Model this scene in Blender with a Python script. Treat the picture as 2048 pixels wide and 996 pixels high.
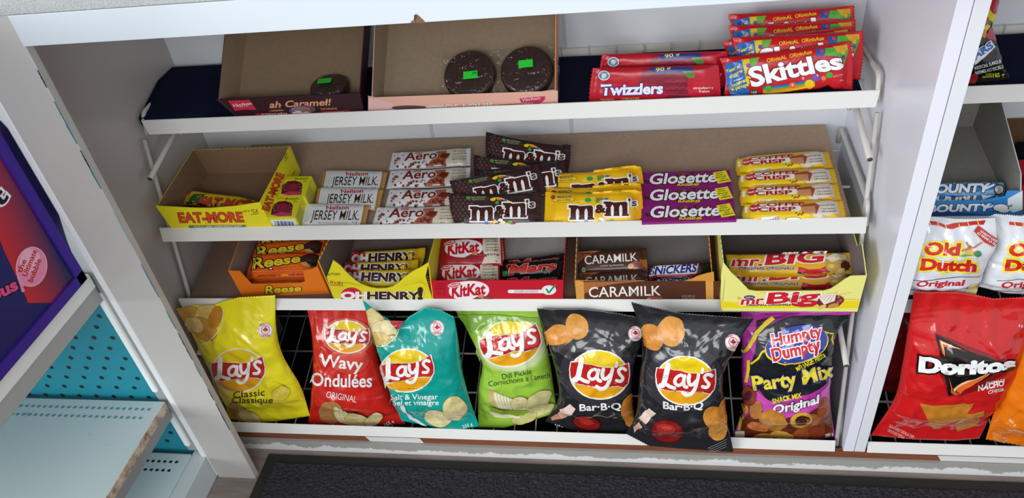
import bpy, bmesh, math, random
import numpy as np
from mathutils import Vector, Matrix, noise
from mathutils.bvhtree import BVHTree
from mathutils.geometry import tessellate_polygon

for o in list(bpy.data.objects): bpy.data.objects.remove(o)
random.seed(7)
SC = bpy.context.scene
COL = SC.collection

# ------------------------------------------------------------------ camera
CAM_LOC = Vector((0.8623, -0.9046, 1.2401))
FPX = 1522.76                                   # focal length in pixels of a 2048 px wide frame
yaw, pitch, roll = -0.2120, 0.6621, 0.1410
_f = Vector((math.sin(yaw)*math.cos(pitch), math.cos(yaw)*math.cos(pitch), -math.sin(pitch)))
_r = Vector((math.cos(yaw), -math.sin(yaw), 0))
_d = _f.cross(_r)
RGT = math.cos(roll)*_r + math.sin(roll)*_d
DWN = -math.sin(roll)*_r + math.cos(roll)*_d
cd = bpy.data.cameras.new('camera')
cam = bpy.data.objects.new('camera', cd); COL.objects.link(cam)
cd.sensor_width = 36; cd.lens = 36*FPX/2048; cd.clip_start = .01
cam.matrix_world = Matrix(((RGT.x, -DWN.x, -_f.x, CAM_LOC.x), (RGT.y, -DWN.y, -_f.y, CAM_LOC.y),
                           (RGT.z, -DWN.z, -_f.z, CAM_LOC.z), (0, 0, 0, 1)))
SC.camera = cam

# ------------------------------------------------------------------ light
world = bpy.data.worlds.new('world'); SC.world = world; world.use_nodes = True
bg = world.node_tree.nodes['Background']
bg.inputs[0].default_value = (0.93, 0.96, 1.0, 1); bg.inputs[1].default_value = 0.70

def area(name, loc, target, sx, sy, power, color):
    l = bpy.data.lights.new(name, 'AREA'); l.shape = 'RECTANGLE'; l.size = sx; l.size_y = sy
    l.energy = power; l.color = color
    o = bpy.data.objects.new(name, l); COL.objects.link(o); o.location = loc
    o.rotation_euler = (Vector(target)-Vector(loc)).to_track_quat('-Z', 'Y').to_euler()
    return o
# window daylight at left; one lamp added behind the camera lifts the back wall
area('fitted_light', (0.75, -1.7, 1.35), (0.7, 0.1, 0.5), 1.2, 0.6, 14, (0.95, 0.98, 1.0))
area('fitted_light', (-1.6, -2.2, 1.5), (0.7, 0.1, 0.5), 1.4, 1.2, 30, (0.93, 0.97, 1.0))
area('fitted_light', (-2.6, -2.8, 0.85), (0.7, 0.1, 0.5), 2.4, 1.5, 78, (0.93, 0.97, 1.0))
vs = SC.view_settings
vs.view_transform = 'Standard'; vs.look = 'None'; vs.gamma = 1; vs.use_curve_mapping = False
vs.exposure = 0.0

# ------------------------------------------------------------------ helpers
def ray(px, py):
    return RGT*((px-1024)/FPX) + DWN*((py-498)/FPX) + _f
class Plane:
    """a plane frame: origin, a = along, b = up the face, n = out towards the shop"""
    def __init__(s, o, a, b):
        s.o = Vector(o); s.a = Vector(a).normalized(); b = Vector(b); b = b - b.dot(s.a)*s.a
        s.b = b.normalized(); s.n = s.a.cross(s.b)
    def at(s, px, py):
        d = ray(px, py); t = (s.o-CAM_LOC).dot(s.n)/d.dot(s.n); q = CAM_LOC+t*d-s.o
        return (q.dot(s.a), q.dot(s.b))
    def w(s, a, b, h=0): return s.o+s.a*a+s.b*b+s.n*h
    def mat(s):
        m = Matrix((s.a, s.b, s.n)).transposed().to_4x4(); m.translation = s.o; return m
def incl(x, y, z, deg, da=0):
    """plane through (x,y,z) rising to the back at deg degrees from the horizontal; da turns it in its own plane"""
    r = math.radians(deg); a = Vector((1, 0, 0)); b = Vector((0, math.cos(r), math.sin(r))); n = a.cross(b)
    q = Matrix.Rotation(math.radians(da), 3, n)
    return Plane((x, y, z), q @ a, q @ b)

def s2l(c): return c/12.92 if c <= .04045 else ((c+.055)/1.055)**2.4
def hexc(h): return tuple(s2l(int(h[i:i+2], 16)/255) for i in (0, 2, 4))
MATS = {}
def M(h, kind='foil'):
    """a colour (hex) in one of a few finishes; all procedural"""
    key = (h, kind)
    if key in MATS: return MATS[key]
    m = bpy.data.materials.new(kind+'_'+h); m.use_nodes = True; nt = m.node_tree
    b = nt.nodes['Principled BSDF']; c = hexc(h)
    b.inputs['Base Color'].default_value = (*c, 1)
    tc = nt.nodes.new('ShaderNodeTexCoord')
    def nz(scale, detail=3, rough=.6, co=None):
        n = nt.nodes.new('ShaderNodeTexNoise'); n.inputs['Scale'].default_value = scale
        n.inputs['Detail'].default_value = detail; n.inputs['Roughness'].default_value = rough
        nt.links.new(co or tc.outputs['Object'], n.inputs['Vector']); return n
    def bump(src, dist, strength=1):
        p = nt.nodes.new('ShaderNodeBump'); p.inputs['Distance'].default_value = dist
        p.inputs['Strength'].default_value = strength
        nt.links.new(src, p.inputs['Height']); nt.links.new(p.outputs[0], b.inputs['Normal'])
    def mix(fac, c1, c2, lo=.35, hi=.65):
        r = nt.nodes.new('ShaderNodeValToRGB'); r.color_ramp.elements[0].position = lo
        r.color_ramp.elements[1].position = hi
        r.color_ramp.elements[0].color = (*c1, 1); r.color_ramp.elements[1].color = (*c2, 1)
        nt.links.new(fac, r.inputs[0]); nt.links.new(r.outputs[0], b.inputs['Base Color']); return r
    k = lambda f: tuple(min(1, x*f) for x in c)
    if kind == 'foil':      # crinkly plastic film of crisp bags
        b.inputs['Roughness'].default_value = .15
        b.inputs['Specular IOR Level'].default_value = .8
        n = nz(17, 2, .45); n.inputs['Distortion'].default_value = 1.3
        bump(n.outputs[0], .0055, .75)
    elif kind == 'wrap':    # tighter film of the bars
        b.inputs['Roughness'].default_value = .26
        n = nz(60, 2, .5); bump(n.outputs[0], .0008, .7)
    elif kind == 'card':
        b.inputs['Roughness'].default_value = .5
        b.inputs['Specular IOR Level'].default_value = .35
    elif kind == 'kraft':   # bare grey-brown cardboard
        b.inputs['Roughness'].default_value = .9
        b.inputs['Specular IOR Level'].default_value = .15
        n = nz(130, 6, .7); mix(n.outputs[0], k(.93), k(1.05)); bump(n.outputs[0], .0004, .4)
    elif kind == 'paint':   # scuffed white metal
        b.inputs['Roughness'].default_value = .35
        n = nz(26, 8, .75); mix(n.outputs[0], k(.6), k(1), .26, .31)
    elif kind == 'chipped':  # old white paint with grey worn patches
        b.inputs['Roughness'].default_value = .6
        n = nz(11, 9, .72); mix(n.outputs[0], (.34, .33, .30), c, .47, .50); bump(n.outputs[0], .0006, .6)
    elif kind == 'kick':    # white paint, worn to grey along the top of the kick board
        b.inputs['Roughness'].default_value = .6
        n = nz(13, 9, .75); sx = nt.nodes.new('ShaderNodeSeparateXYZ'); nt.links.new(tc.outputs['Object'], sx.inputs[0])
        m1 = nt.nodes.new('ShaderNodeMath'); m1.operation = 'MULTIPLY_ADD'; m1.inputs[1].default_value = -16; m1.inputs[2].default_value = .21
        nt.links.new(sx.outputs['Z'], m1.inputs[0]); m2 = nt.nodes.new('ShaderNodeMath'); nt.links.new(m1.outputs[0], m2.inputs[0]); nt.links.new(n.outputs[0], m2.inputs[1])
        mix(m2.outputs[0], (.36, .35, .32), c, .47, .52); bump(n.outputs[0], .0006, .6)
    elif kind == 'board':   # white laminate board
        b.inputs['Roughness'].default_value = .28
        n = nz(3, 3, .5); mix(n.outputs[0], k(.95), k(1), .3, .7)
    elif kind == 'speckle':
        b.inputs['Roughness'].default_value = .4
        n = nz(900, 2, .7); mix(n.outputs[0], (.33, .34, .34), c, .36, .60)
    elif kind == 'wood':
        b.inputs['Roughness'].default_value = .7
        mp = nt.nodes.new('ShaderNodeMapping'); mp.inputs['Scale'].default_value = (1, 14, 14)
        nt.links.new(tc.outputs['Object'], mp.inputs[0])
        n = nz(9, 8, .7, mp.outputs[0]); mix(n.outputs[0], k(.45), k(1.15), .3, .7)
    elif kind == 'plank':
        b.inputs['Roughness'].default_value = .55
        mp = nt.nodes.new('ShaderNodeMapping'); mp.inputs['Scale'].default_value = (1, 9, 1)
        nt.links.new(tc.outputs['Object'], mp.inputs[0])
        n = nz(6, 8, .7, mp.outputs[0]); mix(n.outputs[0], k(.6), k(1.1), .3, .7)
    elif kind == 'cloth':
        b.inputs['Roughness'].default_value = 1; b.inputs['Specular IOR Level'].default_value = .1
        n = nz(500, 2, .5); bump(n.outputs[0], .0006, .6)
    elif kind == 'pile':
        b.inputs['Roughness'].default_value = 1; b.inputs['Specular IOR Level'].default_value = .1
        n = nz(260, 3, .7); mix(n.outputs[0], k(.45), k(1.7), .3, .75)
    elif kind == 'rubber':
        b.inputs['Roughness'].default_value = .75
        v = nt.nodes.new('ShaderNodeTexVoronoi'); v.inputs['Scale'].default_value = 170
        nt.links.new(tc.outputs['Object'], v.inputs[0]); bump(v.outputs[0], .0015, .8)
    elif kind == 'chip':    # fried potato slice printed on film
        b.inputs['Roughness'].default_value = .25
        n = nz(75, 5, .65); mix(n.outputs[0], k(.76), k(1.14), .3, .68)
        n2 = nz(17, 2, .45); n2.inputs['Distortion'].default_value = 1.3; bump(n2.outputs[0], .0055, .75)
    elif kind == 'choc':
        b.inputs['Roughness'].default_value = .38
        n = nz(190, 4, .7); mix(n.outputs[0], k(.7), k(1.25)); bump(n.outputs[0], .0006, .6)
    elif kind == 'rust':
        b.inputs['Roughness'].default_value = .85
        n = nz(38, 9, .8); r = mix(n.outputs[0], (.20, .10, .05), c, .38, .60); bump(n.outputs[0], .001, .6)
    elif kind == 'grad':    # navy print with a soft red glow, as on the poster
        b.inputs['Roughness'].default_value = .3
        n = nz(4.2, 0, .5); mix(n.outputs[0], (.006, .006, .07), c, .38, .62)
    elif kind == 'clear':
        n = nz(55, 2, .5); n.inputs['Distortion'].default_value = 1.5
        tr = nt.nodes.new('ShaderNodeBsdfTransparent'); gl = nt.nodes.new('ShaderNodeBsdfGlossy'); gl.inputs['Roughness'].default_value = .1
        mx = nt.nodes.new('ShaderNodeMixShader'); mx.inputs[0].default_value = .085; bp = nt.nodes.new('ShaderNodeBump')
        bp.inputs['Distance'].default_value = .006; nt.links.new(n.outputs[0], bp.inputs['Height']); nt.links.new(bp.outputs[0], gl.inputs['Normal'])
        nt.links.new(tr.outputs[0], mx.inputs[1]); nt.links.new(gl.outputs[0], mx.inputs[2]); nt.links.new(mx.outputs[0], nt.nodes['Material Output'].inputs[0])
    elif kind == 'metal':
        b.inputs['Roughness'].default_value = .45
        n = nz(30, 6, .7); mix(n.outputs[0], k(.7), k(1), .27, .36)
    MATS[key] = m
    return m

def tag(o, label=None, cat=None, group=None, kind=None):
    if label: o['label'] = label
    if cat: o['category'] = cat
    if group: o['group'] = group
    if kind: o['kind'] = kind
    return o
class MB:
    """collects polygons with materials and links them as one mesh object"""
    def __init__(s): s.v = []; s.f = []; s.m = []; s.ms = []; s.sm = []; s.cn = {}
    def mi(s, m):
        if m not in s.ms: s.ms.append(m)
        return s.ms.index(m)
    def poly(s, pts, m, smooth=False):
        i = len(s.v); s.v += [tuple(p) for p in pts]; s.f.append(tuple(range(i, i+len(pts)))); s.m.append(s.mi(m)); s.sm.append(smooth)
    def add(s, vs, fs, m, smooth=False):
        i = len(s.v); s.v += [tuple(p) for p in vs]; k = s.mi(m)
        for f in fs: s.f.append(tuple(j+i for j in f)); s.m.append(k); s.sm.append(smooth)
    def box(s, x0, x1, y0, y1, z0, z1, m, bev=0):
        if bev:
            bm = bmesh.new(); bmesh.ops.create_cube(bm, size=1)
            for v in bm.verts:
                v.co = Vector(((x0+x1)/2+v.co.x*(x1-x0), (y0+y1)/2+v.co.y*(y1-y0), (z0+z1)/2+v.co.z*(z1-z0)))
            bmesh.ops.bevel(bm, geom=bm.edges[:], offset=bev, segments=2, affect='EDGES', profile=.5)
            s.bm(bm, m); return
        p = [(x, y, z) for z in (z0, z1) for y in (y0, y1) for x in (x0, x1)]
        s.add(p, [(0, 2, 3, 1), (4, 5, 7, 6), (0, 1, 5, 4), (2, 6, 7, 3), (0, 4, 6, 2), (1, 3, 7, 5)], m)
    def bm(s, bm, m, smooth=False):
        bm.verts.index_update()
        s.add([v.co[:] for v in bm.verts], [tuple(v.index for v in f.verts) for f in bm.faces], m, smooth); bm.free()
    def prism(s, P, pts, h0, h1, m, mback=None, medge=None):
        """polygon pts (a,b) on plane P, from height h0 to h1 (h1 > h0 is the front)"""
        n = len(pts); A = sum(pts[i][0]*pts[(i+1) % n][1]-pts[(i+1) % n][0]*pts[i][1] for i in range(n))
        if A < 0: pts = pts[::-1]
        tr = tessellate_polygon([[Vector((p[0], p[1], 0)) for p in pts]])
        fr = [P.w(p[0], p[1], h1) for p in pts]; bk = [P.w(p[0], p[1], h0) for p in pts]
        def ori(t):
            a, b, c = (pts[i] for i in t)
            return t if (b[0]-a[0])*(c[1]-a[1])-(b[1]-a[1])*(c[0]-a[0]) > 0 else t[::-1]
        tr = [ori(tuple(t)) for t in tr]
        s.add(fr, tr, m); s.add(bk, [t[::-1] for t in tr], mback or m)
        s.add(fr+bk, [(i, i+n, (i+1) % n+n, (i+1) % n) for i in range(n)], medge or m)
    def tube(s, pts, r, m, seg=10, cap=True):
        pts = [Vector(p) for p in pts]; rings = []; up = None
        for i, p in enumerate(pts):
            d = (pts[min(i+1, len(pts)-1)]-pts[max(i-1, 0)]).normalized()
            if up is None: up = d.orthogonal().normalized()
            up = (up-up.dot(d)*d).normalized(); sd = d.cross(up)
            rings.append([p+r*(math.cos(2*math.pi*k/seg)*up+math.sin(2*math.pi*k/seg)*sd) for k in range(seg)])
        vs = [v for rg in rings for v in rg]
        fs = [(i*seg+k, i*seg+(k+1) % seg, (i+1)*seg+(k+1) % seg, (i+1)*seg+k) for i in range(len(pts)-1) for k in range(seg)]
        if cap: fs += [tuple(range(seg))[::-1], tuple((len(pts)-1)*seg+k for k in range(seg))]
        s.add(vs, fs, m, True)
    def build(s, name, parent=None, origin=None, mw=None):
        me = bpy.data.meshes.new(name)
        o = Vector(origin) if origin is not None else Vector((0, 0, 0))
        vs = s.v
        if mw is not None:
            inv = mw.inverted(); vs = [inv @ Vector(v) for v in s.v]
        elif origin is not None: vs = [Vector(v)-o for v in s.v]
        me.from_pydata([tuple(v) for v in vs], [], s.f)
        for m in s.ms: me.materials.append(m)
        me.polygons.foreach_set('material_index', s.m); me.polygons.foreach_set('use_smooth', s.sm); me.update()
        ob = bpy.data.objects.new(name, me); COL.objects.link(ob)
        if mw is not None: ob.matrix_world = mw
        else: ob.location = o
        if parent is not None:
            ob.parent = parent
            if mw is not None: ob.matrix_parent_inverse = Matrix()
            ob.location = (ob.location - parent.location) if mw is None else ob.location
        return ob
def bez(pts, n=6):
    """rounded polyline: quadratic corners"""
    pts = [Vector(p) for p in pts]; out = [pts[0]]
    for i in range(1, len(pts)-1):
        a = pts[i]+(pts[i-1]-pts[i]).normalized()*min(.012, (pts[i-1]-pts[i]).length*.45)
        c = pts[i]+(pts[i+1]-pts[i]).normalized()*min(.012, (pts[i+1]-pts[i]).length*.45)
        out += [a*(1-t)**2+pts[i]*2*t*(1-t)+c*t*t for t in [k/n for k in range(n+1)]]
    return out+[pts[-1]]
def empty(name, loc):
    e = bpy.data.objects.new(name, None); COL.objects.link(e); e.location = loc; e.empty_display_size = .03; return e
def copy_tree(o, parent=None):
    c = o.copy(); COL.objects.link(c); c.parent = parent
    for k in [x for x in COL.objects if x.parent == o]: copy_tree(k, c)
    return c

# ------------------------------------------------------------------ lettering
_txt = {}
def glyphs(s, bold=0.0):
    """flat triangles of a word in the built-in font; cap height about .7"""
    key = (s, round(bold, 4))
    if key in _txt: return _txt[key]
    c = bpy.data.curves.new('t', 'FONT'); c.body = s; c.size = 1; c.resolution_u = 3; c.offset = bold; c.fill_mode = 'FRONT'
    o = bpy.data.objects.new('t', c); COL.objects.link(o)
    bpy.context.view_layer.update()
    dg = bpy.context.evaluated_depsgraph_get(); ev = o.evaluated_get(dg); me = ev.to_mesh()
    vs = [(v.co.x, v.co.y) for v in me.vertices]; fs = [tuple(p.vertices) for p in me.polygons]
    ev.to_mesh_clear(); bpy.data.objects.remove(o); bpy.data.curves.remove(c)
    _txt[key] = (vs, fs); return _txt[key]

class Art:
    """print on a face, laid out with coordinates that `to` carries to the face plane (a, b)"""
    def __init__(s, to, kind='card', h=0.0): s.to = to; s.kind = kind; s.ops = []; s.h = h
    def _m(s, c): return M(c, s.kind) if isinstance(c, str) else c
    def tri(s, vs, fs, col):
        q = [s.to(*v) for v in vs]
        if not q: return
        bb = (min(p[0] for p in q), min(p[1] for p in q), max(p[0] for p in q), max(p[1] for p in q))
        lay = 0
        for o in s.ops:
            B = o[3]
            if bb[0] < B[2] and bb[2] > B[0] and bb[1] < B[3] and bb[3] > B[1]: lay = max(lay, o[4]+1)
        ff = []
        for f in fs:
            A = sum(q[f[i]][0]*q[f[(i+1) % len(f)]][1]-q[f[(i+1) % len(f)]][0]*q[f[i]][1] for i in range(len(f)))
            ff.append(f if A > 0 else f[::-1])
        s.ops.append((q, ff, s._m(col), bb, lay))
    def poly(s, pts, col):
        s.tri(pts, [tuple(t) for t in tessellate_polygon([[Vector((p[0], p[1], 0)) for p in pts]])], col)
    def rect(s, x0, y0, x1, y1, col): s.poly([(x0, y0), (x1, y0), (x1, y1), (x0, y1)], col)
    def ell(s, cx, cy, rx, ry, col, rot=0, n=28, e=1.0, ux=None):
        c, sn = math.cos(math.radians(rot)), math.sin(math.radians(rot)); pts = []
        for k in range(n):
            t = 2*math.pi*k/n; x = rx*math.copysign(abs(math.cos(t))**e, math.cos(t)); y = ry*math.copysign(abs(math.sin(t))**e, math.sin(t))
            pts.append((cx+x*c-y*sn, cy+x*sn+y*c))
        s.poly(pts, col)
    def blob(s, cx, cy, rx, ry, col, rot=0, seed=0, amp=.12, n=26):
        c, sn = math.cos(math.radians(rot)), math.sin(math.radians(rot)); pts = []
        for k in range(n):
            t = 2*math.pi*k/n; w = 1+amp*2*noise.noise(Vector((math.cos(t)*1.3, math.sin(t)*1.3, seed*7.3)))
            x = rx*w*math.cos(t); y = ry*w*math.sin(t); pts.append((cx+x*c-y*sn, cy+x*sn+y*c))
        s.poly(pts, col)
    def line(s, pts, w, col):
        L = []; R_ = []
        for i, p in enumerate(pts):
            a = pts[max(i-1, 0)]; b = pts[min(i+1, len(pts)-1)]; dx, dy = b[0]-a[0], b[1]-a[1]; l = math.hypot(dx, dy) or 1
            L.append((p[0]-dy/l*w/2, p[1]+dx/l*w/2)); R_.append((p[0]+dy/l*w/2, p[1]-dx/l*w/2))
        n = len(pts); s.tri(L+R_, [(i, i+1, n+i+1, n+i) for i in range(n-1)], col)
    def strokes(s, L, col, q=lambda p: p):
        """brush strokes [(points, width), ...] with round ends, one layer"""
        vs = []; fs = []
        for pts, w in L:
            P_ = [pts[0]]
            for i in range(len(pts)-1):          # Catmull-Rom through the points
                p0 = pts[max(i-1, 0)]; p1, p2 = pts[i], pts[i+1]; p3 = pts[min(i+2, len(pts)-1)]
                for k in range(1, 5):
                    f = k/4; P_.append(tuple(.5*((2*p1[c])+(-p0[c]+p2[c])*f+(2*p0[c]-5*p1[c]+4*p2[c]-p3[c])*f*f+(-p0[c]+3*p1[c]-3*p2[c]+p3[c])*f**3) for c in (0, 1)))
            b0 = len(vs); n = len(P_)
            for i, p in enumerate(P_):
                a = P_[max(i-1, 0)]; b = P_[min(i+1, n-1)]; dx, dy = b[0]-a[0], b[1]-a[1]; l = math.hypot(dx, dy) or 1
                vs += [(p[0]-dy/l*w/2, p[1]+dx/l*w/2), (p[0]+dy/l*w/2, p[1]-dx/l*w/2)]
            fs += [(b0+2*i, b0+2*i+1, b0+2*i+3, b0+2*i+2) for i in range(n-1)]
            for p in (P_[0], P_[-1]):
                b0 = len(vs); vs += [(p[0]+w/2*math.cos(t*math.pi/6), p[1]+w/2*math.sin(t*math.pi/6)) for t in range(12)]; fs.append(tuple(range(b0, b0+12)))
        s.tri([q(v) for v in vs], fs, col)
    def text(s, t, bl, br, h, col, bold=.01, it=0, arc=0, out=None, ow=.05, up=-1, grow=0):
        """baseline from bl to br, cap height h; up=-1 when y runs down the photo; out = outline colour; grow = height change to the right"""
        vs0, fs0 = glyphs(t, 0.0)
        if not vs0: return
        x0 = min(v[0] for v in vs0); x1 = max(v[0] for v in vs0)
        dx, dy = br[0]-bl[0], br[1]-bl[1]; L = math.hypot(dx, dy) or 1
        ux, uy = dx/L, dy/L; nx, ny = (uy, -ux) if up < 0 else (-uy, ux)
        def mp(v):
            q = (v[0]-x0)/(x1-x0); yy = v[1]/.72*h*(1+grow*q); w = arc*(1-(2*q-1)**2)
            X = q*L+yy*it; Y = yy+w
            return (bl[0]+ux*X+nx*Y, bl[1]+uy*X+ny*Y)
        if out:
            vs, fs = glyphs(t, bold+ow); s.tri([mp(v) for v in vs], fs, out)
        vs, fs = glyphs(t, bold); s.tri([mp(v) for v in vs], fs, col)

EPS0, EPS = .00022, .00010
def lay_flat(mb, art, P, h=0.0):
    for q, fs, m, bb, lay in art.ops:
        mb.add([P.w(a, b, h+EPS0+EPS*lay) for a, b in q], fs, m)
def lay_curved(mb, art, P, bvh, flat, g, zoff=0):
    """wrap print over a curved face: cut it on a fine grid and drop it on the surface"""
    inv = P.mat().inverted(); cl = inv @ CAM_LOC
    def fit(a, b):
        d = (Vector((a, b, art.h))-cl).normalized(); hit = bvh.ray_cast(cl, d)
        if hit[0] is not None and hit[1].z > 0 or hit[0] is not None and hit[1].z < 0: return (hit[0].x, hit[0].y)
        t = -cl.z/d.z; return (cl.x+d.x*t, cl.y+d.y*t)
    for q, fs, m, bb, lay in art.ops:
        q = [fit(*p) for p in q]; bb = (min(p[0] for p in q), min(p[1] for p in q), max(p[0] for p in q), max(p[1] for p in q))
        bm = bmesh.new(); vv = [bm.verts.new((a, b, 0)) for a, b in q]
        for f in fs:
            try: bm.faces.new([vv[i] for i in f])
            except ValueError: pass
        for ax, lo, hi in ((0, bb[0], bb[2]), (1, bb[1], bb[3])):
            k = math.ceil(lo/g)
            while k*g < hi:
                co = [0, 0, 0]; no = [0, 0, 0]; co[ax] = k*g; no[ax] = 1
                bmesh.ops.bisect_plane(bm, geom=bm.verts[:]+bm.edges[:]+bm.faces[:], plane_co=co, plane_no=no, dist=1e-7)
                k += 1
        pts = []; bm.verts.index_update()
        for v in bm.verts:
            a, b = v.co.x, v.co.y
            hit = bvh.ray_cast(Vector((a, b, 1)), Vector((0, 0, -1)))
            if hit[0] is None:
                nr = flat.find_nearest(Vector((a, b, 0)))[0]; a, b = nr.x, nr.y
                hit = bvh.find_nearest(Vector((a, b, .02))) if True else hit
                c = bvh.ray_cast(Vector((a*.999999, b, 1)), Vector((0, 0, -1)))
                hz = c[0].z if c[0] is not None else hit[0].z
                pts.append((a, b, hz, Vector((0, 0, 1))))
            else: pts.append((a, b, hit[0].z, hit[1]))
        e = (.0008 if g == .003 else .00045)+EPS*(1.5 if g == .003 else 1)*lay
        mb.add([P.w(a, b, z+zoff)+(P.a*n.x+P.b*n.y+P.n*n.z)*e for a, b, z, n in pts],
               [tuple(v.index for v in f.verts) for f in bm.faces], m, True)
        bm.free()

def resamp(pl, n):
    """polyline -> n+1 points, smooth"""
    d = [0]
    for i in range(1, len(pl)): d.append(d[-1]+math.hypot(pl[i][0]-pl[i-1][0], pl[i][1]-pl[i-1][1]))
    out = []
    for k in range(n+1):
        t = d[-1]*k/n; i = 0
        while i < len(d)-2 and d[i+1] < t: i += 1
        f = (t-d[i])/((d[i+1]-d[i]) or 1); out.append((pl[i][0]*(1-f)+pl[i+1][0]*f, pl[i][1]*(1-f)+pl[i+1][1]*f))
    return out
def package(name, P, rows, T, art=None, kind='bag', col='ffffff', finish='foil', backf=.35, nu=40, nv=52, g=.003,
            seal=.045, wr=.0012, parent=None, fat=.5, seed=0, zig=.0009, vpos=None, bend=None):
    """a sealed film package. rows = polylines of photo points (top to bottom) that outline it on plane P; it bulges T
    out of that plane and T*backf behind it. kind bag: seals along top and bottom; kind bar: seals at both ends."""
    R_ = [resamp([P.at(*p) for p in r], nu) for r in rows]
    nr = len(R_); vp = vpos or [i/(nr-1) for i in range(nr)]
    G = []
    for j in range(nv+1):
        v = j/nv; i = 0
        while i < nr-2 and vp[i+1] < v: i += 1
        f = (v-vp[i])/(vp[i+1]-vp[i])
        row = []
        for k in range(nu+1):
            def cr(c):
                p1, p2 = R_[i][k][c], R_[i+1][k][c]
                if nr == 2: return p1*(1-f)+p2*f
                p0 = R_[i-1][k][c] if i > 0 else 2*p1-p2
                p3 = R_[i+2][k][c] if i+2 < nr else 2*p2-p1
                return .5*((2*p1)+(-p0+p2)*f+(2*p0-5*p1+4*p2-p3)*f*f+(-p0+3*p1-3*p2+p3)*f**3)
            row.append((cr(0), cr(1)))
        G.append(row)
    def sm(x): x = max(0, min(1, x)); return x*x*(3-2*x)
    H = []; Bk = []
    rc = random.Random(int(abs(P.o.y*7919+G[nv//2][nu//2][0]*1013))+5); CR = []
    if kind == 'bag' and wr:
        A0, B0 = G[0][0]; A1, B1 = G[0][nu]; A3, B3 = G[nv][nu]; wd_ = abs(A1-A0); ht = abs(B1-B3)
        for k in range(15):
            top = k < 9; ca = A0+(A1-A0)*rc.uniform(.12, .88); cb = (B0+B1)/2-ht*(rc.uniform(.10, .34) if top else rc.uniform(.5, .95))
            if not top: ca = G[int(nv*.8)][0 if k % 2 else nu][0]+(.02 if k % 2 else -.02)
            an = rc.uniform(-1.1, 1.1)+(math.pi/2 if top else 0); CR.append((ca, cb, math.cos(an), math.sin(an), rc.uniform(.018, .05), rc.uniform(.005, .010), rc.choice((-1, 1, 1))*rc.uniform(.0008, .0022)))
    for j in range(nv+1):
        v = j/nv; hr = []; br_ = []
        for k in range(nu+1):
            u = k/nu; a, b = G[j][k]
            if kind == 'bag':
                e = max(0, 1-abs(2*u-1)**2.4)**fat; gv = sm((v-seal)/.30)*sm((1-v-seal)/.20); en = min(v, 1-v); along = u
            else:
                e = max(0, 1-abs(2*v-1)**3.2)**fat; gv = sm((u-seal)/.09)*sm((1-u-seal)/.09); en = min(u, 1-u); along = v
            t = e*gv
            edge = min(1, 12*min(u, 1-u, v, 1-v))
            w = 0
            if wr:
                w = wr*noise.noise(Vector((a*45, b*45, seed)))*min(1, t*3)
                w += wr*1.6*noise.noise(Vector((along*11, en*5, seed+9)))*math.exp(-en/.13)*edge
                rg = abs(noise.noise(Vector((a*20+b*9, b*14, seed+3+P.o.y*50)))); w += wr*1.2*max(0, 1-rg*3)**2*t*(kind == 'bag')
            for ca, cb, cx_, cy_, ln, wd2, am in CR:
                da, db = a-ca, b-cb; al = abs(da*cx_+db*cy_)/ln
                if al < 1: w += am*max(0, 1-abs(-da*cy_+db*cx_)/wd2)*(1-al*al)*min(1, t*4)
            hr.append(T*t+w+(bend(u, v) if bend else 0)); br_.append(-T*backf*t+w*.4+(bend(u, v) if bend else 0)-.0004)
        H.append(hr); Bk.append(br_)
    if kind == 'bag':
        for j in (0, nv):
            for k in range(nu+1): G[j][k] = (G[j][k][0], G[j][k][1]+(zig if k % 2 else -zig))
    else:
        for j in range(nv+1):
            for k in (0, nu): G[j][k] = (G[j][k][0]+(zig if j % 2 else -zig), G[j][k][1])
    n1 = nu+1; idx = lambda j, k: j*n1+k
    fl = [(G[j][k][0], G[j][k][1], H[j][k]) for j in range(nv+1) for k in range(n1)]
    quads = [(idx(j, k), idx(j+1, k), idx(j+1, k+1), idx(j, k+1)) for j in range(nv) for k in range(nu)]
    tris = [t for q in quads for t in ((q[0], q[1], q[2]), (q[0], q[2], q[3]))]
    mb = MB(); m = M(col, finish) if isinstance(col, str) else col
    N = len(fl)
    back = [(G[j][k][0], G[j][k][1], Bk[j][k]) for j in range(nv+1) for k in range(n1)]
    rim = [idx(0, k) for k in range(n1)]+[idx(j, nu) for j in range(1, nv+1)]+[idx(nv, k) for k in range(nu-1, -1, -1)]+[idx(j, 0) for j in range(nv-1, 0, -1)]
    fb = [(q[0]+N, q[3]+N, q[2]+N, q[1]+N) for q in quads]
    fr = [(rim[i], rim[(i+1) % len(rim)], rim[(i+1) % len(rim)]+N, rim[i]+N) for i in range(len(rim))]
    mb.add([P.w(*p) for p in fl+back], tris+fb+fr, m, True)
    if art:
        bvh = BVHTree.FromPolygons([Vector(p) for p in fl], tris)
        flat = BVHTree.FromPolygons([Vector((p[0], p[1], 0)) for p in fl], tris)
        lay_curved(mb, art, P, bvh, flat, g)
    return mb
def place_pkg(mb, name, P, label, cat, group=None):
    o = mb.build(name, mw=P.mat()); tag(o, label, cat, group); return o
def zt(n):
    Z = {1: (0, 0, .3418), 2: (680, 0, .3418), 3: (1348, 0, .3418), 4: (280, 240, .24414), 5: (740, 240, .24414), 6: (1200, 240, .26855),
         7: (340, 440, .26367), 8: (840, 440, .26367), 9: (1350, 440, .26367), 10: (340, 580, .32117), 11: (700, 580, .32117),
         12: (1060, 580, .34135), 13: (1400, 600, .34142), 14: (1820, 180, .27111), 15: (1820, 0, .23100), 16: (1730, 430, .20076),
         17: (1730, 600, .32121), 18: (0, 200, .40185), 19: (150, 580, .41772), 20: (420, 0, .24096), 0: (0, 0, 1)}[n]
    return lambda x, y: (Z[0]+x*Z[2], Z[1]+y*Z[2])
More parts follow.
